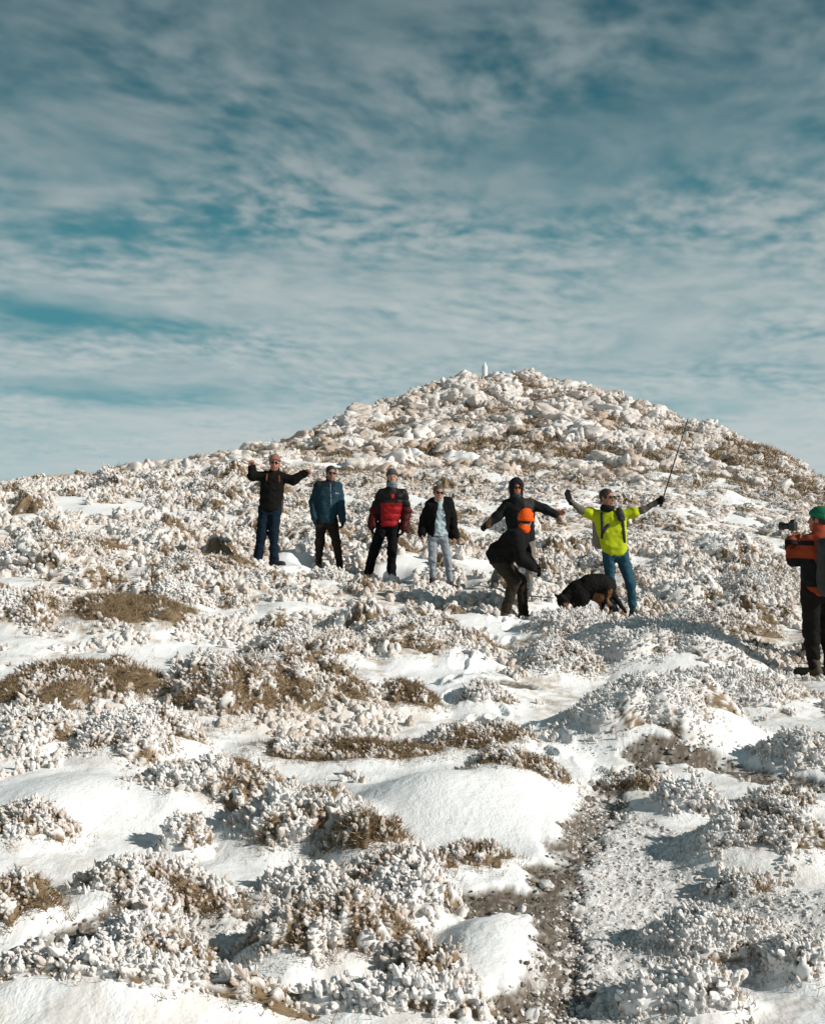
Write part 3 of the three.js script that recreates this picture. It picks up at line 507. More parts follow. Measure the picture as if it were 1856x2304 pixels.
    if ((fr > 0.3 && r() < 0.5) || (di > 0.5 && r() < 0.05)) { const k = 0.0022 + 0.008 * r() ** 5; put(crumbs, x, d, k * (1 + r()), k * 0.7, k, k * 0.2, 0.25 * r()); }
  }
  tag(copies('gravel', knobsSmall[2], std([1, 1, 1], 0.9), stones, scene), 'fine brown and grey gravel on the trodden path', 'gravel', null, 'stuff');
  tag(copies('frost_crumbs', knobsSmall[0], rimeMat, crumbs, scene), 'loose frost crumbs strewn over the frozen gravel', 'frost', null, 'stuff');
}
// ---------------------------------------------------------------- smooth bodies from distance fields
const smin = (a, b, k) => { const h = Math.max(k - Math.abs(a - b), 0) / k; return Math.min(a, b) - h * h * k * 0.25; };
function cap(a, b, ra, rb = ra) {
  const ax = a[0], ay = a[1], az = a[2], bx = b[0] - ax, by = b[1] - ay, bz = b[2] - az, L = 1 / (bx * bx + by * by + bz * bz + 1e-9);
  return (x, y, z) => { const px = x - ax, py = y - ay, pz = z - az, t = clamp((px * bx + py * by + pz * bz) * L), dx = px - bx * t, dy = py - by * t, dz = pz - bz * t; return Math.sqrt(dx * dx + dy * dy + dz * dz) - ra - (rb - ra) * t; };
}
function ell(c, r) { return (x, y, z) => { const a = (x - c[0]) / r[0], b = (y - c[1]) / r[1], d = (z - c[2]) / r[2], k0 = Math.sqrt(a * a + b * b + d * d), k1 = Math.sqrt((a / r[0]) ** 2 + (b / r[1]) ** 2 + (d / r[2]) ** 2) + 1e-9; return k0 * (k0 - 1) / k1; }; }
function rbox(c, h, r) { return (x, y, z) => { const a = Math.abs(x - c[0]) - h[0] + r, b = Math.abs(y - c[1]) - h[1] + r, d = Math.abs(z - c[2]) - h[2] + r; return Math.hypot(Math.max(a, 0), Math.max(b, 0), Math.max(d, 0)) + Math.min(Math.max(a, b, d), 0) - r; }; }
const join = (list, k) => (x, y, z) => { let d = list[0](x, y, z); for (let i = 1; i < list.length; i++) d = smin(d, list[i](x, y, z), k); return d; };
const cut = (f, g) => (x, y, z) => Math.max(f(x, y, z), g(x, y, z));
const minus = (f, g) => (x, y, z) => Math.max(f(x, y, z), -g(x, y, z));
const creased = (f, amp, fq, seed = 0) => (x, y, z) => f(x, y, z) + amp * (noise(x * fq + seed, y * fq * 1.5, z * fq) + 0.6 * noise(x * fq * 2.1, y * fq * 2.6 + seed, z * fq * 2.1));
// dual surface of a field inside the box lo..hi
function skin(f, lo, hi, c, color) {
  const nx = Math.ceil((hi[0] - lo[0]) / c) + 2, ny = Math.ceil((hi[1] - lo[1]) / c) + 2, nz = Math.ceil((hi[2] - lo[2]) / c) + 2, v = new Float32Array(nx * ny * nz).fill(1), B = 5;
  const at = (i, j, k) => (k * ny + j) * nx + i;
  for (let K = 0; K < nz; K += B) for (let J = 0; J < ny; J += B) for (let I = 0; I < nx; I += B) {
    const m = f(lo[0] + (I + 2) * c, lo[1] + (J + 2) * c, lo[2] + (K + 2) * c), skip = Math.abs(m) > B * c * 1.5 + 0.012;
    for (let k = K; k < Math.min(K + B, nz); k++) for (let j = J; j < Math.min(J + B, ny); j++) for (let i = I; i < Math.min(I + B, nx); i++) v[at(i, j, k)] = skip ? m : f(lo[0] + i * c, lo[1] + j * c, lo[2] + k * c);
  }
  const id = new Int32Array(nx * ny * nz).fill(-1), pos = [], idx = [];
  for (let k = 0; k + 1 < nz; k++) for (let j = 0; j + 1 < ny; j++) for (let i = 0; i + 1 < nx; i++) {
    let n = 0, sx = 0, sy = 0, sz = 0, neg = 0;
    for (let q = 0; q < 8; q++) if (v[at(i + (q & 1), j + ((q >> 1) & 1), k + (q >> 2))] < 0) neg++;
    if (neg === 0 || neg === 8) continue;
    for (let q = 0; q < 8; q++) for (const b of [1, 2, 4]) {
      if (q & b) continue;
      const p = q | b, va = v[at(i + (q & 1), j + ((q >> 1) & 1), k + (q >> 2))], vb = v[at(i + (p & 1), j + ((p >> 1) & 1), k + (p >> 2))];
      if ((va < 0) === (vb < 0)) continue;
      const t = va / (va - vb);
      sx += (q & 1) + (b === 1 ? t : 0); sy += ((q >> 1) & 1) + (b === 2 ? t : 0); sz += (q >> 2) + (b === 4 ? t : 0); n++;
    }
    id[at(i, j, k)] = pos.length / 3;
    pos.push(lo[0] + (i + sx / n) * c, lo[1] + (j + sy / n) * c, lo[2] + (k + sz / n) * c);
  }
  const quad = (a, b, d, e, flip) => { if (a < 0 || b < 0 || d < 0 || e < 0) return; flip ? idx.push(a, d, b, b, d, e) : idx.push(a, b, d, b, e, d); };
  for (let k = 1; k + 1 < nz; k++) for (let j = 1; j + 1 < ny; j++) for (let i = 1; i + 1 < nx; i++) {
    const s = v[at(i, j, k)] < 0;
    if (s !== v[at(i + 1, j, k)] < 0) quad(id[at(i, j - 1, k - 1)], id[at(i, j, k - 1)], id[at(i, j - 1, k)], id[at(i, j, k)], !s);
    if (s !== v[at(i, j + 1, k)] < 0) quad(id[at(i - 1, j, k - 1)], id[at(i - 1, j, k)], id[at(i, j, k - 1)], id[at(i, j, k)], !s);
    if (s !== v[at(i, j, k + 1)] < 0) quad(id[at(i - 1, j - 1, k)], id[at(i, j - 1, k)], id[at(i - 1, j, k)], id[at(i, j, k)], !s);
  }
  const g = new THREE.BufferGeometry();
  g.setAttribute('position', new THREE.Float32BufferAttribute(pos, 3));
  if (color) { const col = []; for (let i = 0; i < pos.length; i += 3) col.push(...color(pos[i], pos[i + 1], pos[i + 2])); g.setAttribute('color', new THREE.Float32BufferAttribute(col, 3)); }
  g.setIndex(idx);
  g.computeVertexNormals();
  return g;
}
const add3 = (a, b, s = 1) => [a[0] + b[0] * s, a[1] + b[1] * s, a[2] + b[2] * s], sub3 = (a, b) => add3(a, b, -1), lerp3 = (a, b, t) => [mix(a[0], b[0], t), mix(a[1], b[1], t), mix(a[2], b[2], t)];
const dot3 = (a, b) => a[0] * b[0] + a[1] * b[1] + a[2] * b[2], unit3 = (a) => { const l = Math.hypot(...a) || 1; return [a[0] / l, a[1] / l, a[2] / l]; };
const reach = (pts, r) => { const lo = [9, 9, 9], hi = [-9, -9, -9]; for (const p of pts) for (let k = 0; k < 3; k++) { lo[k] = Math.min(lo[k], p[k] - r); hi[k] = Math.max(hi[k], p[k] + r); } return [lo, hi]; };
const vcMat = (rough = 0.85) => new THREE.MeshPhysicalMaterial({ vertexColors: true, roughness: rough, specularIntensity: 0.3 });
const skinMat = vcMat(0.6), lensMat = std([0.006, 0.006, 0.008], 0.12), rubber = std([0.014, 0.013, 0.012], 0.8);

// a head about its middle, face towards +z
function headField() {
  let f = join([ell([0, 0.032, -0.012], [0.076, 0.09, 0.097]), ell([0, -0.03, 0.016], [0.062, 0.085, 0.074]), cap([-0.03, -0.085, 0.035], [0.03, -0.085, 0.035], 0.028), ell([0, -0.1, 0.062], [0.024, 0.02, 0.022])], 0.03);
  const sockets = join([ell([-0.03, 0.012, 0.093], [0.019, 0.012, 0.014]), ell([0.03, 0.012, 0.093], [0.019, 0.012, 0.014])], 0.004);
  const g = f; f = (x, y, z) => { const d = g(x, y, z), s = sockets(x, y, z), h = Math.max(0.012 - Math.abs(d + s), 0) / 0.012; return Math.max(d, -s) + h * h * 0.003; };
  return join([f, cap([0, 0.012, 0.087], [0, -0.026, 0.105], 0.008, 0.014), ell([-0.03, 0.012, 0.079], [0.013, 0.011, 0.012]), ell([0.03, 0.012, 0.079], [0.013, 0.011, 0.012]), cap([-0.02, -0.06, 0.083], [0.02, -0.06, 0.083], 0.007), cap([-0.018, -0.072, 0.083], [0.018, -0.072, 0.083], 0.008),
    ell([-0.078, 0.0, -0.006], [0.012, 0.03, 0.02]), ell([0.078, 0.0, -0.006], [0.012, 0.03, 0.02]), cap([0, -0.07, -0.02], [0, -0.2, -0.035], 0.054)], 0.008);
}
function faceColor(tone, beard) {
  return (x, y, z) => {
    if (z > 0.06 && Math.abs(x) < 0.024 && y > -0.077 && y < -0.055) return [tone[0] * 0.75, tone[1] * 0.5, tone[2] * 0.5];
    if (z > 0.06 && y > 0.026 && y < 0.036 && Math.abs(x) > 0.014 && Math.abs(x) < 0.05) return [0.05, 0.03, 0.02];
    if (z > 0.083 && Math.hypot(Math.abs(x) - 0.03, y - 0.012) < 0.006) return [0.02, 0.015, 0.01];
    if (beard && z > -0.01 && y < -0.045 && y > -0.13) { const w = beard * clamp(0.7 + 1.5 * noise(x * 60, y * 60, z * 60)); return [mix(tone[0], 0.05, w), mix(tone[1], 0.035, w), mix(tone[2], 0.028, w)]; }
    return tone;
  };
}
// a hand about its wrist: fingers along +y, palm towards +z, thumb on the side given
function handField(curl, side, fat = 1) {
  const L = [cap([-0.026, 0.012, 0], [-0.03, 0.078, 0], 0.014 * fat), cap([-0.008, 0.01, 0], [-0.01, 0.085, 0], 0.014 * fat), cap([0.009, 0.01, 0], [0.01, 0.084, 0], 0.014 * fat), cap([0.024, 0.012, 0], [0.028, 0.078, 0], 0.013 * fat), cap([0, -0.03, 0], [0, 0.02, 0], 0.026 * fat, 0.024 * fat)];
  [[-0.031, 0.08, 0.066], [-0.0105, 0.088, 0.076], [0.0105, 0.087, 0.072], [0.03, 0.08, 0.058]].forEach(([x, y, len]) => {
    let p = [x, y, 0], a = 0;
    for (const s of [0.45, 0.32, 0.25]) { a += curl * (s === 0.45 ? 0.75 : 1.15); const n = [x * (s === 0.45 ? 1.06 : 1.1), p[1] + Math.cos(a) * len * s, p[2] + Math.sin(a) * len * s]; L.push(cap(p, n, 0.0095 * fat, 0.0085 * fat)); p = n; }
  });
  L.push(cap([side * 0.026, 0.022, 0.006], [side * 0.052, 0.055, 0.018], 0.013 * fat, 0.0105 * fat), cap([side * 0.052, 0.055, 0.018], [side * mix(0.058, 0.03, clamp(curl)), 0.083, mix(0.02, 0.045, clamp(curl))], 0.0105 * fat, 0.009 * fat));
  return join(L, 0.007);
}
const turned = (rot, at) => new THREE.Matrix4().makeRotationFromEuler(new THREE.Euler(rot[1], rot[0], rot[2], 'YXZ')).setPosition(...at);

function person(key, o) {
  const P = PEOPLE[key], J = P.J, G = thing('person', P.x, P.yimg, -P.d), all = Object.values(J);
  tag(G, o.label, 'person');
  const axis = unit3(sub3(J.neck, lerp3(J.hipl, J.hipr, 0.5))), pelvis = lerp3(J.hipl, J.hipr, 0.5), b = o.build ?? 1, slim = o.slim ?? 0.35;
  const S = { l: lerp3(J.sl, J.neck, 0.45), r: lerp3(J.sr, J.neck, 0.45) };
  const torso = (g) => [cap(add3(S.l, axis, -0.1), add3(lerp3(J.hipl, pelvis, slim), axis, 0.06), (0.105 + g) * b, (0.1 + g) * b), cap(add3(S.r, axis, -0.1), add3(lerp3(J.hipr, pelvis, slim), axis, 0.06), (0.105 + g) * b, (0.1 + g) * b), cap(add3(J.neck, axis, -0.12), add3(pelvis, axis, 0.05), (0.115 + g) * b, (0.105 + g) * b), cap(J.sl, J.sr, 0.052 + g)];
  const arm = (s, g, from = 0, to = 1) => [cap(lerp3(J['s' + s], J['e' + s], from), J['e' + s], 0.056 + g, 0.044 + g), cap(J['e' + s], lerp3(J['e' + s], J['w' + s], to), 0.044 + g, 0.034 + g)];
  const leg = (s, g) => [cap(J['hip' + s], J['k' + s], 0.082 + g, 0.058 + g), cap(J['k' + s], J['a' + s], 0.055 + g, 0.04 + g)];
  // body: one skin from crown to ankles, head and hands meshed finer and joined on
  const tone = (o.tone ?? [0.42, 0.22, 0.15]).map((c) => c * 0.78), geos = [];
  const bodyF = join([...torso(-0.012), ...arm('l', -0.008), ...arm('r', -0.008), ...leg('l', -0.008), ...leg('r', -0.008), cap(J.neck, J.head, 0.055)], 0.035);
  geos.push(skin(bodyF, ...reach(all, 0.16), 0.02, () => tone));
  const hm = turned(o.look ?? [0, 0, 0], J.head), hf = headField();
  const part = (f, lo, hi, c, col) => skin(f, lo, hi, c, col).applyMatrix4(hm);
  geos.push(part(hf, [-0.1, -0.22, -0.13], [0.1, 0.14, 0.13], 0.005, faceColor(tone, o.beard)));
  const handGeo = (s, fat) => {
    const w = J['w' + s], dir = unit3(sub3(J['h' + s], w)), palm0 = o['palm' + s] ?? [s === 'l' ? 1 : -1, 0, 0.3], n = unit3(add3(palm0, dir, -dot3(palm0, dir)));
    const X = new THREE.Vector3(...dir).cross(new THREE.Vector3(...n)), m = new THREE.Matrix4().makeBasis(X, new THREE.Vector3(...dir), new THREE.Vector3(...n)).setPosition(...w);
    const fore = o['thumb' + s] ?? (X.dot(new THREE.Vector3(0, 0, 1)) > 0 ? 1 : -1);
    return skin(handField(o['curl' + s] ?? 0.5, fore, fat), [-0.085, -0.07, -0.04], [0.085, 0.2, 0.12], 0.0045, () => (fat > 1 ? [1, 1, 1] : tone)).applyMatrix4(m);
  };
  const gloved = (s) => o.gloves && o.bare !== s;
  for (const s of ['l', 'r']) if (!gloved(s)) geos.push(handGeo(s, 1));
  mesh('body', mergeGeometries(geos), skinMat, G);
  for (const s of ['l', 'r']) if (gloved(s)) mesh('glove', handGeo(s, 1.32), cloth(o.gloves), G);
  // trousers
  const tg = o.trouserGap ?? 0.016, waist = add3(pelvis, axis, 0.12);
  const pants = creased(cut(join([...leg('l', tg), ...leg('r', tg), cap(add3(J.hipl, axis, 0.08), J.hipl, 0.088 * b), cap(add3(J.hipr, axis, 0.08), J.hipr, 0.088 * b), cap(pelvis, add3(pelvis, axis, 0.1), 0.1 * b), ...(o.flare ? [cap(lerp3(J.kl, J.al, 0.5), add3(J.al, [0, 0.02, 0]), 0.055, 0.07), cap(lerp3(J.kr, J.ar, 0.5), add3(J.ar, [0, 0.02, 0]), 0.055, 0.07)] : [])], 0.045), (x, y, z) => dot3([x - waist[0], y - waist[1], z - waist[2]], axis)), 0.015, 9, P.x);
  mesh('trousers', skin(pants, ...reach([J.hipl, J.hipr, J.kl, J.kr, J.al, J.ar, waist], 0.19), 0.011), cloth(o.trousers), G);
  // boots
  for (const s of ['l', 'r']) {
    const a = J['a' + s], t = J['t' + s], fw = unit3([t[0] - a[0], 0, t[2] - a[2]]), sole = Math.min(t[1], a[1] - 0.05) - 0.035, heel = [a[0] - fw[0] * 0.035, sole + 0.05, a[2] - fw[2] * 0.035], toe = [a[0] + fw[0] * 0.17, sole + 0.038, a[2] + fw[2] * 0.17];
    const bf = cut(join([cap([a[0], a[1] + 0.04, a[2]], heel, 0.056, 0.05), cap(heel, toe, 0.05, 0.042), cap(lerp3(heel, toe, 0.45), toe, 0.05, 0.045)], 0.03), (x, y) => sole + 0.012 - y);
    const bt = mesh('boot', skin(bf, ...reach([a, heel, toe], 0.12), 0.009), std(o.boots ?? [0.05, 0.035, 0.025], 0.8), G);
    const sf = cut(cut(join([cap(heel, toe, 0.055, 0.048)], 0.01), (x, y) => y - sole - 0.022), (x, y) => sole - 0.004 - y);
    mesh('sole', skin(sf, ...reach([heel, toe], 0.09), 0.009), rubber, bt);
  }
  // upper garments, each {name, gap, hem, material, color(), arms, extra(), open()}
  const made = {};
  for (const c of o.wear) {
    const hemP = add3(pelvis, axis, c.hem ?? -0.02), g = c.gap, below = (x, y, z) => -dot3([x - hemP[0], y - hemP[1], z - hemP[2]], axis);
    const trunk = c.torso === 0 ? cap(add3(J.neck, axis, -0.15), add3(pelvis, axis, 0.2), 0.09) : join([...torso(g), ...(c.extra ? c.extra(J, axis, pelvis) : [])], 0.05);
    let f = cut(trunk, below);
    if (c.open) f = minus(f, c.open(J));
    const arms = [];
    if (c.arms !== 0) for (const s of ['l', 'r']) arms.push(...(c.arms === 0.5 ? [cap(J['s' + s], lerp3(J['s' + s], J['e' + s], 0.5), 0.058 + g, 0.066 + g)] : arm(s, g, 0, 0.98)));
    const sleeves = arms.length ? join(arms, 0.03) : null, f1 = f;
    let F = sleeves ? (x, y, z) => smin(f1(x, y, z), sleeves(x, y, z), 0.014) : f;
    const sleeved = (x, y, z) => sleeves && sleeves(x, y, z) < trunk(x, y, z) - 0.004;
    if (c.collar) { const top = add3(J.neck, sub3(J.head, J.neck), c.collar); F = join([F, cap(add3(J.neck, axis, -0.04), top, 0.085, 0.072)], 0.03); }
    F = creased(F, c.crease ?? 0.012, c.fq ?? 8, P.x * 3);
    if (c.quilt) { const q0 = F; F = (x, y, z) => q0(x, y, z) - c.quilt(x, y, z); }
    made[c.name] = F;
    const box = reach([J.sl, J.sr, J.el, J.er, J.wl, J.wr, J.hipl, J.hipr, J.neck, hemP], 0.24 + g);
    const m = mesh(c.name, skin(F, ...box, 0.011, c.color ? c.color(J, axis, pelvis, sleeved) : null), c.color ? vcMat(c.rough ?? 0.85) : cloth(c.rgb), G);
    if (c.label) m.userData.label = c.label;
  }
  // things on the head
  const onHead = (name, f, lo, hi, c, mat) => mesh(name, part(f, lo, hi, c), mat, G);
  const HB = [[-0.15, -0.2, -0.19], [0.15, 0.22, 0.18]];
  if (o.beanie) {
    const bs = o.beanieSize ?? 1, f0 = ell([0, 0.05, -0.012], [0.09 * bs, 0.105 * bs, 0.108 * bs]), low = (x, y, z) => 0.036 + 0.28 * z - y - (o.beanieLow ?? 0), rib = (x, y, z) => 0.0022 * Math.sin(Math.atan2(x, z) * 34);
    const cuff = cut(cut((x, y, z) => f0(x, y, z) - 0.008, low), (x, y, z) => y - 0.075 - 0.28 * z + (o.beanieLow ?? 0));
    onHead('beanie', join([(x, y, z) => cut(f0, low)(x, y, z) + rib(x, y, z), (x, y, z) => cuff(x, y, z) + rib(x, y, z)], 0.006), ...HB, 0.006, cloth(o.beanie));
  }
  if (o.hair) {
    let f = minus(ell([0, 0.034, -0.016], [0.085, 0.1, 0.103]), ell([0, -0.035, 0.1], [0.085, 0.115, 0.1]));
    f = cut(f, (x, y, z) => -0.06 - y);
    if (o.ponytail) f = join([f, cap([-0.02, 0.06, -0.09], [0.1, 0.01, -0.1], 0.03, 0.018), cap([0.1, 0.01, -0.1], [0.15, -0.015, -0.07], 0.018, 0.007)], 0.02);
    onHead('hair', creased(f, 0.007, 34), ...HB, 0.006, std(o.hair, 0.75));
  }
  if (o.hood) {
    let f = join([ell([0, 0.03, -0.02], [0.112, 0.14, 0.13]), cap([0, -0.1, -0.01], [0, -0.17, -0.01], 0.1, 0.1)], 0.04);
    f = minus(f, ell([0, -0.012, 0.13], [0.068, 0.098, 0.12]));
    onHead('hood', creased(f, 0.006, 14), [-0.16, -0.3, -0.2], [0.16, 0.22, 0.18], 0.007, cloth(o.hood));
  }
  if (o.gaiter) onHead('neck_gaiter', creased(join([ell([0, -0.13, -0.008], [0.085, 0.06, 0.09]), ell([0, o.gaiterUp ?? -0.1, 0.01], [0.078, 0.05, 0.09])], 0.03), 0.006, 26), ...[[-0.15, -0.25, -0.16], [0.15, 0.05, 0.16]], 0.006, cloth(o.gaiter));
  if (o.glasses !== 0) onHead('sunglasses', join([ell([-0.032, 0.013, 0.094], [0.03, 0.021, 0.013]), ell([0.032, 0.013, 0.094], [0.03, 0.021, 0.013]), cap([-0.012, 0.018, 0.101], [0.012, 0.018, 0.101], 0.004), cap([-0.06, 0.016, 0.082], [-0.083, 0.012, 0], 0.004), cap([0.06, 0.016, 0.082], [0.083, 0.012, 0], 0.004)], 0.004), [-0.11, -0.03, -0.02], [0.11, 0.06, 0.13], 0.004, lensMat);
  return { G, J, P, made, axis, pelvis, hm };
}
// depth of a garment's front (or back) at a place, and a webbing band laid along it
function surfaceZ(f, x, y, from = 0.6, step = -0.004) { let z = from; for (let i = 0; i < 300; i++) { if (f(x, y, z) < 0) return z; z += step; } return 0; }
function band(name, f, pts, r, mat, parent, from = 0.6, step = -0.004) {
  const q = pts.map(([x, y]) => [x, y, surfaceZ(f, x, y, from, step)]), L = [];
  for (let i = 0; i + 1 < q.length; i++) L.push(cap(q[i], q[i + 1], r));
  return mesh(name, skin(join(L, 0.01), ...reach(q, r + 0.03), 0.007), mat, parent);
}
function along(a, b, n) { return [...Array(n + 1).keys()].map((i) => [mix(a[0], b[0], i / n), mix(a[1], b[1], i / n)]); }

// ---------------------------------------------------------------- the walkers
const p1 = person('p1', { build: 0.93,
  label: 'person in black jacket and knitted beanie raising both fists', look: [0.12, 0.05, -0.05], beard: 0.5, beanie: [0.25, 0.125, 0.1], tone: [0.5, 0.22, 0.15],
  trousers: [0.006, 0.014, 0.024], trouserGap: 0.02, flare: 1, boots: [0.018, 0.016, 0.016], curll: 1.25, currr: 1, curlr: 1.25, palml: [0.3, 0, 1], palmr: [0, -0.3, 1],
  wear: [{ name: 'jacket', gap: 0.03, hem: -0.03, rgb: [0.007, 0.007, 0.006], collar: 0.45, crease: 0.016 }],
});
const p2 = person('p2', { build: 0.9, slim: 0.5,
  label: 'person in teal-blue half-zip fleece with dark brown trousers, hands hanging down', look: [0.35, 0.12, 0], beard: 0.55, hair: [0.018, 0.014, 0.011], trousers: [0.022, 0.017, 0.013], boots: [0.07, 0.048, 0.04], gloves: [0.016, 0.024, 0.03], tone: [0.44, 0.24, 0.17],
  wear: [{ name: 'fleece_jacket', gap: 0.028, hem: -0.02, collar: 0.5, color: (J) => (x, y) => (y > J.sl[1] - 0.02 && x < J.neck[0] + 0.1 ? [0.01, 0.019, 0.025] : [0.015, 0.042, 0.06]) }],
});
{
  const f = p2.made.fleece_jacket, n = p2.J.neck;
  band('zip', f, along([n[0] + 0.015, n[1] - 0.02], [n[0] + 0.03, n[1] - 0.38], 8), 0.006, std([0.25, 0.32, 0.36], 0.5), p2.G);
  const L = []; for (let i = 0; i < 7; i++) { const x = n[0] + 0.1 + i * 0.0095, y = n[1] - 0.185 - i * 0.0014, z = surfaceZ(f, x, y); L.push(cap([x, y - (i % 3 === 0 ? 0.009 : 0.005), z], [x + 0.002, y + 0.006, z], 0.0042)); }
  mesh('chest_logo', skin(join(L, 0.002), ...reach([[n[0] + 0.1, n[1] - 0.18, surfaceZ(f, n[0] + 0.12, n[1] - 0.18)], [n[0] + 0.16, n[1] - 0.2, surfaceZ(f, n[0] + 0.15, n[1] - 0.19)]], 0.03), 0.0035), std([0.6, 0.62, 0.62], 0.7), p2.G);
}
const p3 = person('p3', {
  label: 'person in red and black quilted jacket, grey beanie and black trousers', slim: 0.6, build: 0.9, look: [0.12, 0, 0.02], glasses: 0, beanie: [0.06, 0.068, 0.078], gaiter: [0.16, 0.2, 0.23], gaiterUp: -0.085, tone: [0.5, 0.28, 0.2],
  trousers: [0.006, 0.006, 0.007], trouserGap: 0.022, flare: 1, boots: [0.17, 0.12, 0.075], gloves: [0.013, 0.013, 0.014],
  wear: [{
    name: 'puffer_jacket', gap: 0.03, hem: 0.0, collar: 0.55, crease: 0.012, rough: 0.6,
    quilt: (x, y) => 0.014 * Math.pow(Math.abs(Math.sin((y - 0.03) * Math.PI / 0.115)), 0.6),
    color: (J, ax, pv, sleeve) => (x, y, z) => { const yoke = J.sl[1] - 0.13; if (sleeve(x, y, z)) return y > J.el[1] + 0.06 ? [0.009, 0.008, 0.008] : [0.05, 0.005, 0.006]; if (Math.abs(x - J.neck[0] - 0.03) < 0.022 && y > J.sl[1] - 0.06 && y < J.sl[1] + 0.005) return [0.4, 0.014, 0.016]; return y > yoke || Math.abs(x - J.neck[0]) > 0.17 ? [0.009, 0.008, 0.008] : [0.25, 0.007, 0.009]; },
  }],
});
const p4 = person('p4', {
  label: 'person with ponytail and sunglasses in open black jacket over pale blue fleece and grey trousers', look: [0.2, 0.05, -0.08], build: 0.86, hair: [0.085, 0.05, 0.03], ponytail: 1, tone: [0.5, 0.29, 0.21],
  trousers: [0.26, 0.29, 0.32], trouserGap: 0.004, boots: [0.045, 0.035, 0.03], palml: [1, 0, 0], palmr: [-1, 0, 0],
  wear: [{ name: 'pale_fleece', gap: 0.014, hem: 0.03, rgb: [0.4, 0.49, 0.53], collar: 0.3, arms: 0, crease: 0.018, fq: 11 },
    { name: 'open_jacket', gap: 0.036, hem: -0.06, rgb: [0.006, 0.006, 0.006], crease: 0.016, extra: (J) => [cap(add3(J.sl, [0.03, 0.06, -0.06]), add3(J.sr, [-0.01, 0.05, -0.04]), 0.075, 0.085)], open: (J) => { const c = J.neck; return (x, y, z) => { const w = mix(0.035, 0.115, clamp((c[1] - y) / 0.55)); return Math.max(Math.abs(x - c[0] - 0.022) - w, 0.0 - z); }; } }],
});
const p5 = person('p5', {
  label: 'person in dark hooded jacket with arms spread low, behind the bending one', look: [0.12, 0.05, 0.02], hood: [0.014, 0.015, 0.017], gaiter: [0.05, 0.066, 0.078], gaiterUp: -0.1, tone: [0.55, 0.22, 0.11], beard: 0.3,
  trousers: [0.17, 0.155, 0.13], trouserGap: 0.014, boots: [0.07, 0.055, 0.045], gloves: [0.01, 0.01, 0.01], bare: 'r', palml: [0.4, 0, 1], palmr: [-0.2, -0.6, 1], curll: 0.9, curlr: 0.35,
  wear: [{ name: 'jacket', gap: 0.03, hem: -0.06, collar: 0.3, crease: 0.015, color: (J) => (x, y) => { if (x > J.sr[0] - 0.1 && x < J.sr[0] + 0.05 && y > J.sr[1] - 0.11) return [0.04, 0.037, 0.032]; if (x < J.wl[0] + 0.05) return [0.12, 0.07, 0.04]; return [0.009, 0.0095, 0.01]; } }],
});
for (const s of ['l', 'r']) { const a = p5.J['a' + s], k = p5.J['k' + s]; mesh('gaiter', skin(creased(cap(lerp3(a, k, 0.02), lerp3(a, k, 0.34), 0.064, 0.07), 0.01, 14), ...reach([a, lerp3(a, k, 0.34)], 0.11), 0.009), std([0.1, 0.11, 0.115], 0.85), p5.G); }
const p6 = person('p6', {
  label: 'person in orange beanie bending forward in dark jacket and brown trousers', look: [2.5, 0.25, 0.15], beanieSize: 1.15, beanieLow: 0.03, hair: [0.01, 0.008, 0.007], glasses: 0, beanie: [0.75, 0.1, 0.012], gaiter: [0.68, 0.085, 0.012], gaiterUp: -0.09,
  trousers: [0.032, 0.025, 0.018], trouserGap: 0.026, boots: [0.05, 0.036, 0.022], gloves: [0.012, 0.012, 0.013], curll: 0.7, curlr: 0.6,
  wear: [{ name: 'jacket', gap: 0.034, hem: -0.06, rgb: [0.009, 0.0085, 0.008], crease: 0.02, fq: 6, extra: (J, ax, pv) => [cap(lerp3(pv, J.neck, 0.12), lerp3(pv, J.neck, 0.7), 0.19, 0.17), cap(add3(pv, [-0.06, 0.0, 0.04]), add3(pv, [0.0, 0.1, 0.05]), 0.14), cap(add3(J.el, [-0.04, 0.04, -0.06]), add3(J.el, [0.0, 0.15, -0.08]), 0.06)] }],
});
const p7 = person('p7', {
  label: 'person in bright yellow shirt and blue trousers spreading both arms wide', build: 0.86, look: [0.7, 0.0, 0.02], hair: [0.03, 0.017, 0.012], beard: 0.35, tone: [0.48, 0.22, 0.15], gaiter: [0.014, 0.016, 0.018], gaiterUp: -0.13,
  trousers: [0.022, 0.07, 0.1], trouserGap: 0.006, boots: [0.03, 0.028, 0.026], gloves: [0.012, 0.012, 0.013], curll: 0.25, curlr: 1.2, palml: [0.5, 0, 1], palmr: [-0.5, 0.2, 1],
  wear: [{ name: 'grey_undersleeves', gap: 0.002, torso: 0, hem: 0.03, rgb: [0.12, 0.108, 0.092], crease: 0.008, fq: 14 }, { name: 'yellow_shirt', gap: 0.016, hem: -0.0, rgb: [0.4, 0.47, 0.015], arms: 0.5, crease: 0.016, fq: 7 }],
});
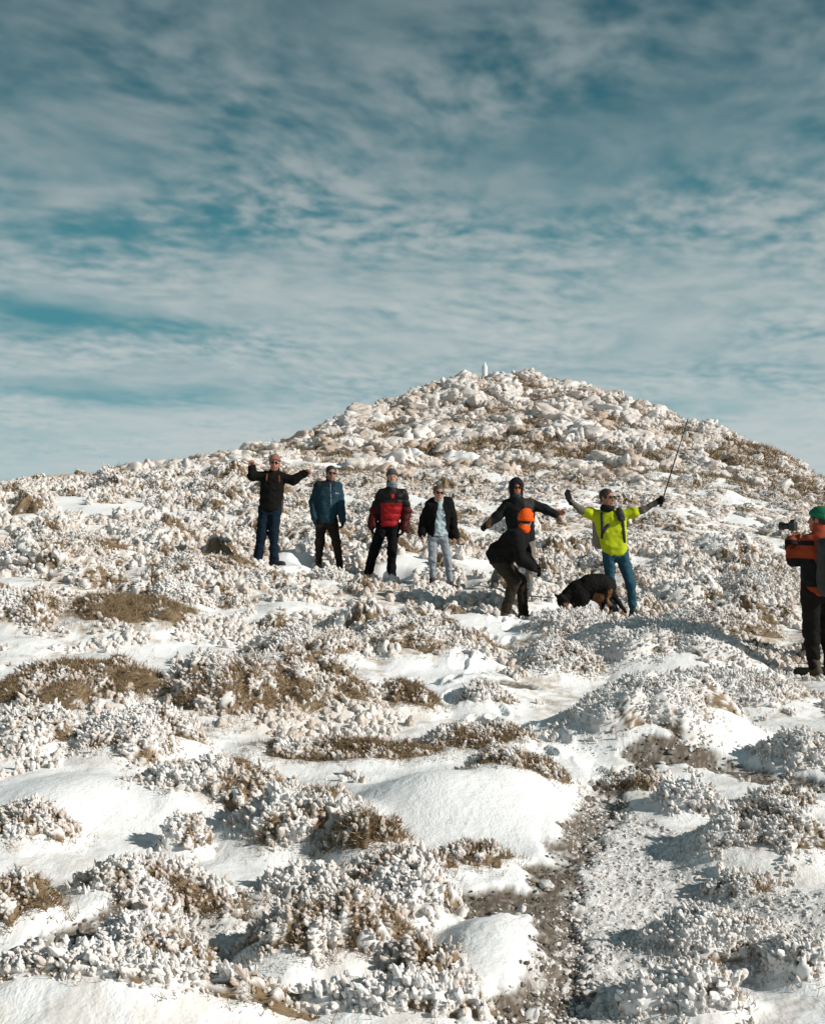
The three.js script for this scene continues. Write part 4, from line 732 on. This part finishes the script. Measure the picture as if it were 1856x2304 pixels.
{
  const f = p7.made.yellow_shirt, J = p7.J, dark = std([0.02, 0.02, 0.022], 0.85);
  const pack = thing('backpack', p7.P.x, p7.P.yimg, -p7.P.d);
  const c = lerp3(J.neck, p7.pelvis, 0.48);
  mesh('pack_body', skin(creased(rbox([c[0], c[1], -0.21], [0.22, 0.24, 0.1], 0.08), 0.012, 9), [c[0] - 0.28, c[1] - 0.3, -0.36], [c[0] + 0.28, c[1] + 0.3, -0.05], 0.013), std([0.2, 0.175, 0.14], 0.9), pack);
  band('shoulder_strap', f, along([J.sl[0] + 0.09, J.sl[1] + 0.02], [J.sl[0] + 0.1, J.sl[1] - 0.3], 9), 0.02, dark, pack);
  band('shoulder_strap', f, along([J.sr[0] - 0.07, J.sr[1] + 0.02], [J.sr[0] - 0.03, J.sr[1] - 0.36], 9), 0.02, dark, pack);
  band('chest_pad', f, along([J.sl[0] + 0.11, J.sl[1] - 0.22], [J.sl[0] + 0.17, J.sl[1] - 0.13], 4), 0.022, dark, pack);
  const sx = J.sr[0] - 0.08, sy = J.sr[1] + 0.01, sz = surfaceZ(f, sx, sy - 0.04);
  mesh('strap_pouch', skin(creased(join([cap([sx - 0.02, sy + 0.04, sz], [sx, sy - 0.06, sz + 0.03], 0.045, 0.05)], 0.02), 0.012, 24), ...reach([[sx, sy, sz]], 0.16), 0.008), dark, pack);
  tag(pack, 'grey-brown backpack with dark straps worn by the yellow-shirted person', 'backpack');
}
{
  const f = p1.made.jacket, J = p1.J, pack = thing('backpack', p1.P.x, p1.P.yimg, -p1.P.d), orange = std([0.17, 0.04, 0.015], 0.9), c = lerp3(J.neck, p1.pelvis, 0.52);
  mesh('pack_body', skin(creased(rbox([c[0] - 0.03, c[1] - 0.04, -0.22], [0.19, 0.25, 0.1], 0.08), 0.012, 9), [c[0] - 0.3, c[1] - 0.35, -0.38], [c[0] + 0.25, c[1] + 0.3, -0.05], 0.013), std([0.045, 0.028, 0.018], 0.9), pack);
  band('shoulder_strap', f, along([J.sl[0] + 0.05, J.sl[1] + 0.03], [J.sl[0] + 0.045, J.sl[1] - 0.07], 5), 0.012, orange, pack);
  band('shoulder_strap', f, along([J.sr[0] - 0.02, J.sr[1] + 0.02], [J.sr[0] - 0.015, J.sr[1] - 0.08], 5), 0.01, orange, pack);
  tag(pack, 'dark backpack with orange shoulder straps on the person raising fists', 'backpack');
}
const p8 = person('p8', {
  label: 'person in green beanie and orange-black jacket photographing the others, cut by the right edge', look: [-2.3, -0.05, 0], glasses: 0, beanie: [0.016, 0.13, 0.075], hair: [0.012, 0.01, 0.009], tone: [0.42, 0.2, 0.13],
  trousers: [0.01, 0.009, 0.008], trouserGap: 0.026, boots: [0.045, 0.034, 0.018], palml: [0.5, -0.4, 1], palmr: [-0.4, -0.3, 1], curll: 0.8, curlr: 0.8,
  wear: [{ name: 'orange_jacket', gap: 0.032, hem: -0.03, collar: 0.6, crease: 0.016, fq: 7, color: (J, ax, pv) => (x, y, z) => { const o = [0.24, 0.036, 0.012], k = [0.008, 0.008, 0.008]; if (y < pv[1] + 0.06) return o; if (y > J.sl[1] + 0.03) return [0.26, 0.045, 0.02]; if (x < J.sl[0] - 0.0) return y > J.sl[1] - 0.02 || y < J.el[1] + 0.015 || z < -0.17 ? k : o; return x < J.sl[0] + 0.06 && y > J.sl[1] - 0.2 ? o : k; } }],
});
{
  const J = p8.J, pack = thing('backpack', p8.P.x, p8.P.yimg, -p8.P.d), c = lerp3(J.neck, p8.pelvis, 0.52), f = p8.made.orange_jacket;
  const body = creased(rbox([c[0] + 0.05, c[1] - 0.02, 0.24], [0.17, 0.3, 0.11], 0.08), 0.012, 8);
  const m = mesh('pack_body', skin(body, [c[0] - 0.2, c[1] - 0.4, 0.08], [c[0] + 0.3, c[1] + 0.36, 0.42], 0.012), std([0.02, 0.022, 0.02], 0.85), pack);
  mesh('mesh_pocket', skin(creased(rbox([c[0] + 0.1, c[1] - 0.08, 0.33], [0.1, 0.17, 0.05], 0.045), 0.008, 12), [c[0] - 0.05, c[1] - 0.3, 0.25], [c[0] + 0.24, c[1] + 0.12, 0.42], 0.01), std([0.07, 0.11, 0.09], 0.85), m);
  mesh('red_panel', skin(creased(rbox([c[0] + 0.12, c[1] + 0.12, 0.34], [0.07, 0.1, 0.03], 0.025), 0.006, 12), [c[0] + 0.02, c[1], 0.28], [c[0] + 0.22, c[1] + 0.25, 0.4], 0.009), std([0.2, 0.03, 0.02], 0.8), m);
  const grey = std([0.22, 0.22, 0.2], 0.6);
  band('compression_strap', body, along([c[0] - 0.02, c[1] + 0.2], [c[0] - 0.06, c[1] - 0.12], 8), 0.008, grey, pack);
  tag(pack, 'black backpack with grey straps on the photographer at the right edge', 'backpack');
  // the camera held before the face
  const cam = thing('camera', p8.P.x + (J.hl[0] - 0.06), p8.P.yimg + J.hl[1] + 0.03, -p8.P.d + J.hl[2] - 0.03), black = std([0.012, 0.012, 0.013], 0.4);
  mesh('camera_body', skin(join([rbox([0, 0, 0], [0.068, 0.05, 0.034], 0.014), rbox([0, 0.052, 0], [0.024, 0.022, 0.028], 0.012)], 0.01), [-0.09, -0.07, -0.05], [0.09, 0.09, 0.05], 0.006), black, cam);
  const lens = mesh('lens', new THREE.LatheGeometry([[0, 0], [0.034, 0], [0.036, 0.03], [0.033, 0.035], [0.04, 0.08], [0.045, 0.11], [0.041, 0.112], [0.036, 0.1], [0, 0.1]].map(([a, b]) => new THREE.Vector2(a, b)), 24).rotateX(-Math.PI / 2).translate(0, 0, -0.03), black, cam);
  mesh('zoom_ring', new THREE.TorusGeometry(0.04, 0.006, 8, 24).translate(0, 0, -0.1), rubber, lens);
  cam.rotation.y = 0.95;
  tag(cam, 'black camera with long lens held up by the photographer', 'camera');
}

person('p9', {
  label: 'person in dark clothes and dark green hat, almost hidden behind the photographer', look: [-2.4, 0, 0], glasses: 0, beanie: [0.012, 0.07, 0.045], trousers: [0.012, 0.012, 0.013], gloves: [0.012, 0.012, 0.013],
  wear: [{ name: 'jacket', gap: 0.03, hem: -0.04, rgb: [0.012, 0.012, 0.013], collar: 0.5 }],
});

// ---------------------------------------------------------------- the dog, nose to the snow
{
  const { x, d, yimg, J } = PEOPLE.dog, f0 = J, black = [0.007, 0.006, 0.0055], tan = [0.15, 0.075, 0.035];
  const R = f0.rump, M = f0.mid, Sh = f0.sh, N = f0.neck, Hd = f0.head, Mz = f0.muz, g0 = -0.02;
  const legsF = [], paw = (px, pz) => cap([px + 0.01, g0 + 0.025, pz], [px - 0.05, g0 + 0.022, pz], 0.03, 0.026);
  for (const s of [-1, 1]) {
    const z = s * 0.075, fx = Sh[0] + 0.02 + s * 0.03, hx = R[0] + (s > 0 ? 0.0 : -0.09);
    legsF.push(cap([fx + 0.02, Sh[1] - 0.06, z], [fx + 0.04, 0.24, z], 0.06, 0.04), cap([fx + 0.04, 0.24, z], [fx, 0.03, z], 0.034, 0.024), paw(fx, z));
    legsF.push(cap([hx, R[1] - 0.03, z], [hx - 0.07, 0.26, z], 0.085, 0.055), cap([hx - 0.07, 0.26, z], [hx + 0.06, 0.14, z], 0.045, 0.028), cap([hx + 0.06, 0.14, z], [hx + 0.035, 0.02, z], 0.026, 0.023), paw(hx + 0.03, z));
  }
  const F = creased(join([ell([(M[0] + R[0]) / 2 + 0.02, M[1] - 0.02, 0], [0.24, 0.16, 0.13]), ell([Sh[0] + 0.06, Sh[1] - 0.06, 0], [0.16, 0.18, 0.135]), ell([R[0] - 0.03, R[1] - 0.03, 0], [0.125, 0.15, 0.12]), cap([M[0], M[1] + 0.0, 0], [R[0] - 0.03, R[1] - 0.01, 0], 0.12), cap([Sh[0] + 0.04, Sh[1] - 0.01, 0], [M[0] + 0.04, M[1] - 0.005, 0], 0.125),
    cap([Sh[0] + 0.01, Sh[1] + 0.01, 0], [N[0] - 0.01, N[1], 0.02], 0.105, 0.082), cap([N[0], N[1], 0.02], [Hd[0], Hd[1], 0.05], 0.08, 0.075), ell([Hd[0], Hd[1], 0.05], [0.078, 0.082, 0.07]), cap([Hd[0] + 0.0, Hd[1] - 0.04, 0.06], [Mz[0] + 0.005, Mz[1] + 0.01, 0.08], 0.048, 0.034),
    cap([Hd[0] - 0.04, Hd[1] + 0.045, 0.0], [Hd[0] - 0.1, Hd[1] + 0.075, -0.01], 0.03, 0.012), cap([Hd[0] - 0.02, Hd[1] + 0.05, 0.1], [Hd[0] - 0.06, Hd[1] + 0.1, 0.12], 0.03, 0.012),
    cap([R[0] + 0.05, R[1] + 0.01, 0], [f0.tailb[0] + 0.03, f0.tailb[1] - 0.06, 0], 0.04, 0.035), cap([f0.tailb[0] + 0.03, f0.tailb[1] - 0.06, 0], [f0.taile[0], Math.max(0.06, f0.taile[1]), 0.02], 0.042, 0.022), ...legsF], 0.035), 0.008, 22);
  const G = thing('dog', x, yimg, -d);
  mesh('body', skin(F, [-0.52, -0.06, -0.22], [0.6, 0.62, 0.3], 0.0095, (px, py, pz) => {
    const w = 0.02 * noise(px * 30, py * 30, pz * 30);
    if (px < Sh[0] - 0.02 && py < Hd[1] - 0.015 + w && pz > 0.07 + w && px > Mz[0] - 0.02) return tan;
    if (py < 0.09 + w * 2 && px < f0.tailb[0]) return tan;
    if (py < M[1] - 0.12 + w && px > M[0] + 0.06 && px < R[0] - 0.05) return tan;
    if (px > R[0] - 0.0 && px < R[0] + 0.06 && py < R[1] - 0.03 + w && py > 0.14 && Math.abs(pz) > 0.03) return tan;
    return black;
  }), new THREE.MeshPhysicalMaterial({ vertexColors: true, roughness: 0.8, specularIntensity: 0.25 }), G);
  tag(G, 'black and tan dog sniffing the ground beside the yellow-shirted person', 'dog');
}

// ---------------------------------------------------------------- trekking poles
function pole(a, b, label, grip = true) {
  const va = v3(...a), dir = v3(...b).sub(va), L = dir.length(), g = thing('trekking_pole', ...a);
  g.quaternion.setFromUnitVectors(UP, dir.clone().normalize());
  const alu = std([0.03, 0.03, 0.034], 0.35, { metalness: 0.6 });
  mesh('lower_shaft', new THREE.CylinderGeometry(0.0065, 0.0075, L * 0.5, 10).translate(0, L * 0.75, 0), alu, g);
  mesh('upper_shaft', new THREE.CylinderGeometry(0.0085, 0.0085, L * 0.5, 10).translate(0, L * 0.25, 0), alu, g);
  mesh('clamp', new THREE.CylinderGeometry(0.0125, 0.0125, 0.035, 12).translate(0, L * 0.5, 0), std([0.1, 0.1, 0.1], 0.5), g);
  mesh('tip', new THREE.ConeGeometry(0.006, 0.04, 10).translate(0, L + 0.02, 0), std([0.3, 0.3, 0.3], 0.3, { metalness: 0.8 }), g);
  if (grip) mesh('grip', new THREE.LatheGeometry([[0, -0.1], [0.016, -0.098], [0.019, -0.08], [0.014, -0.05], [0.016, -0.02], [0.013, 0.03], [0.009, 0.04]].map(([p, q]) => new THREE.Vector2(p, q)), 16), rubber, g);
  tag(g, label, 'trekking pole');
}
{
  const P = p7.P, J = p7.J, h = lerp3(J.wr, J.hr, 0.75), k = P.d / 2213 / 4.2257, s = [P.x + h[0], P.yimg + h[1], -P.d + h[2] + 0.02];
  pole(s, [s[0] + 245 * k, s[1] + 755 * k, s[2] - 0.05], 'thin dark trekking pole raised by the yellow-shirted person');
  const onSnow = (x, d, up) => [x, heightAt(x, -d) + up, -d];
  pole(onSnow(p4.P.x + 0.02 - 0.35, 15.1, 0.06), onSnow(p4.P.x + 0.02 + 0.1, 15.15, 0.06), 'dark trekking pole lying at the boots of the person with ponytail');
  pole(onSnow(p5.P.x + 0.02, 14.3, 0.1), onSnow(p5.P.x + 0.5, 14.4, 0.1), 'dark trekking pole lying by the boots of the hooded person');
}

// ---------------------------------------------------------------- survey pillar on the summit
{
  const x = 0.0732 * 60, d = 60, y = baseH(x, d) + 0.12, white = std([0.8, 0.8, 0.79], 0.85), g = thing('survey_pillar', x, y, -d);
  const base = new THREE.LatheGeometry([[0, -0.4], [0.17, -0.4], [0.17, 0.86], [0.165, 0.88], [0, 0.88]].map(([a, b]) => new THREE.Vector2(a, b)), 28);
  mesh('column', base, white, g);
  mesh('column_cap', new THREE.LatheGeometry([[0, 0.878], [0.13, 0.878], [0.1, 0.95], [0.1, 1.0], [0.07, 1.01], [0, 1.01]].map(([a, b]) => new THREE.Vector2(a, b)), 24), white, g);
  const m = mesh('centring_mark', new THREE.LatheGeometry([[0, 1.008], [0.045, 1.008], [0.05, 1.08], [0.03, 1.13], [0, 1.14]].map(([a, b]) => new THREE.Vector2(a, b)), 20), white, g);
  tag(g, 'white survey pillar standing alone on the summit', 'pillar', null, 'thing');
}

renderer.render(scene, camera);
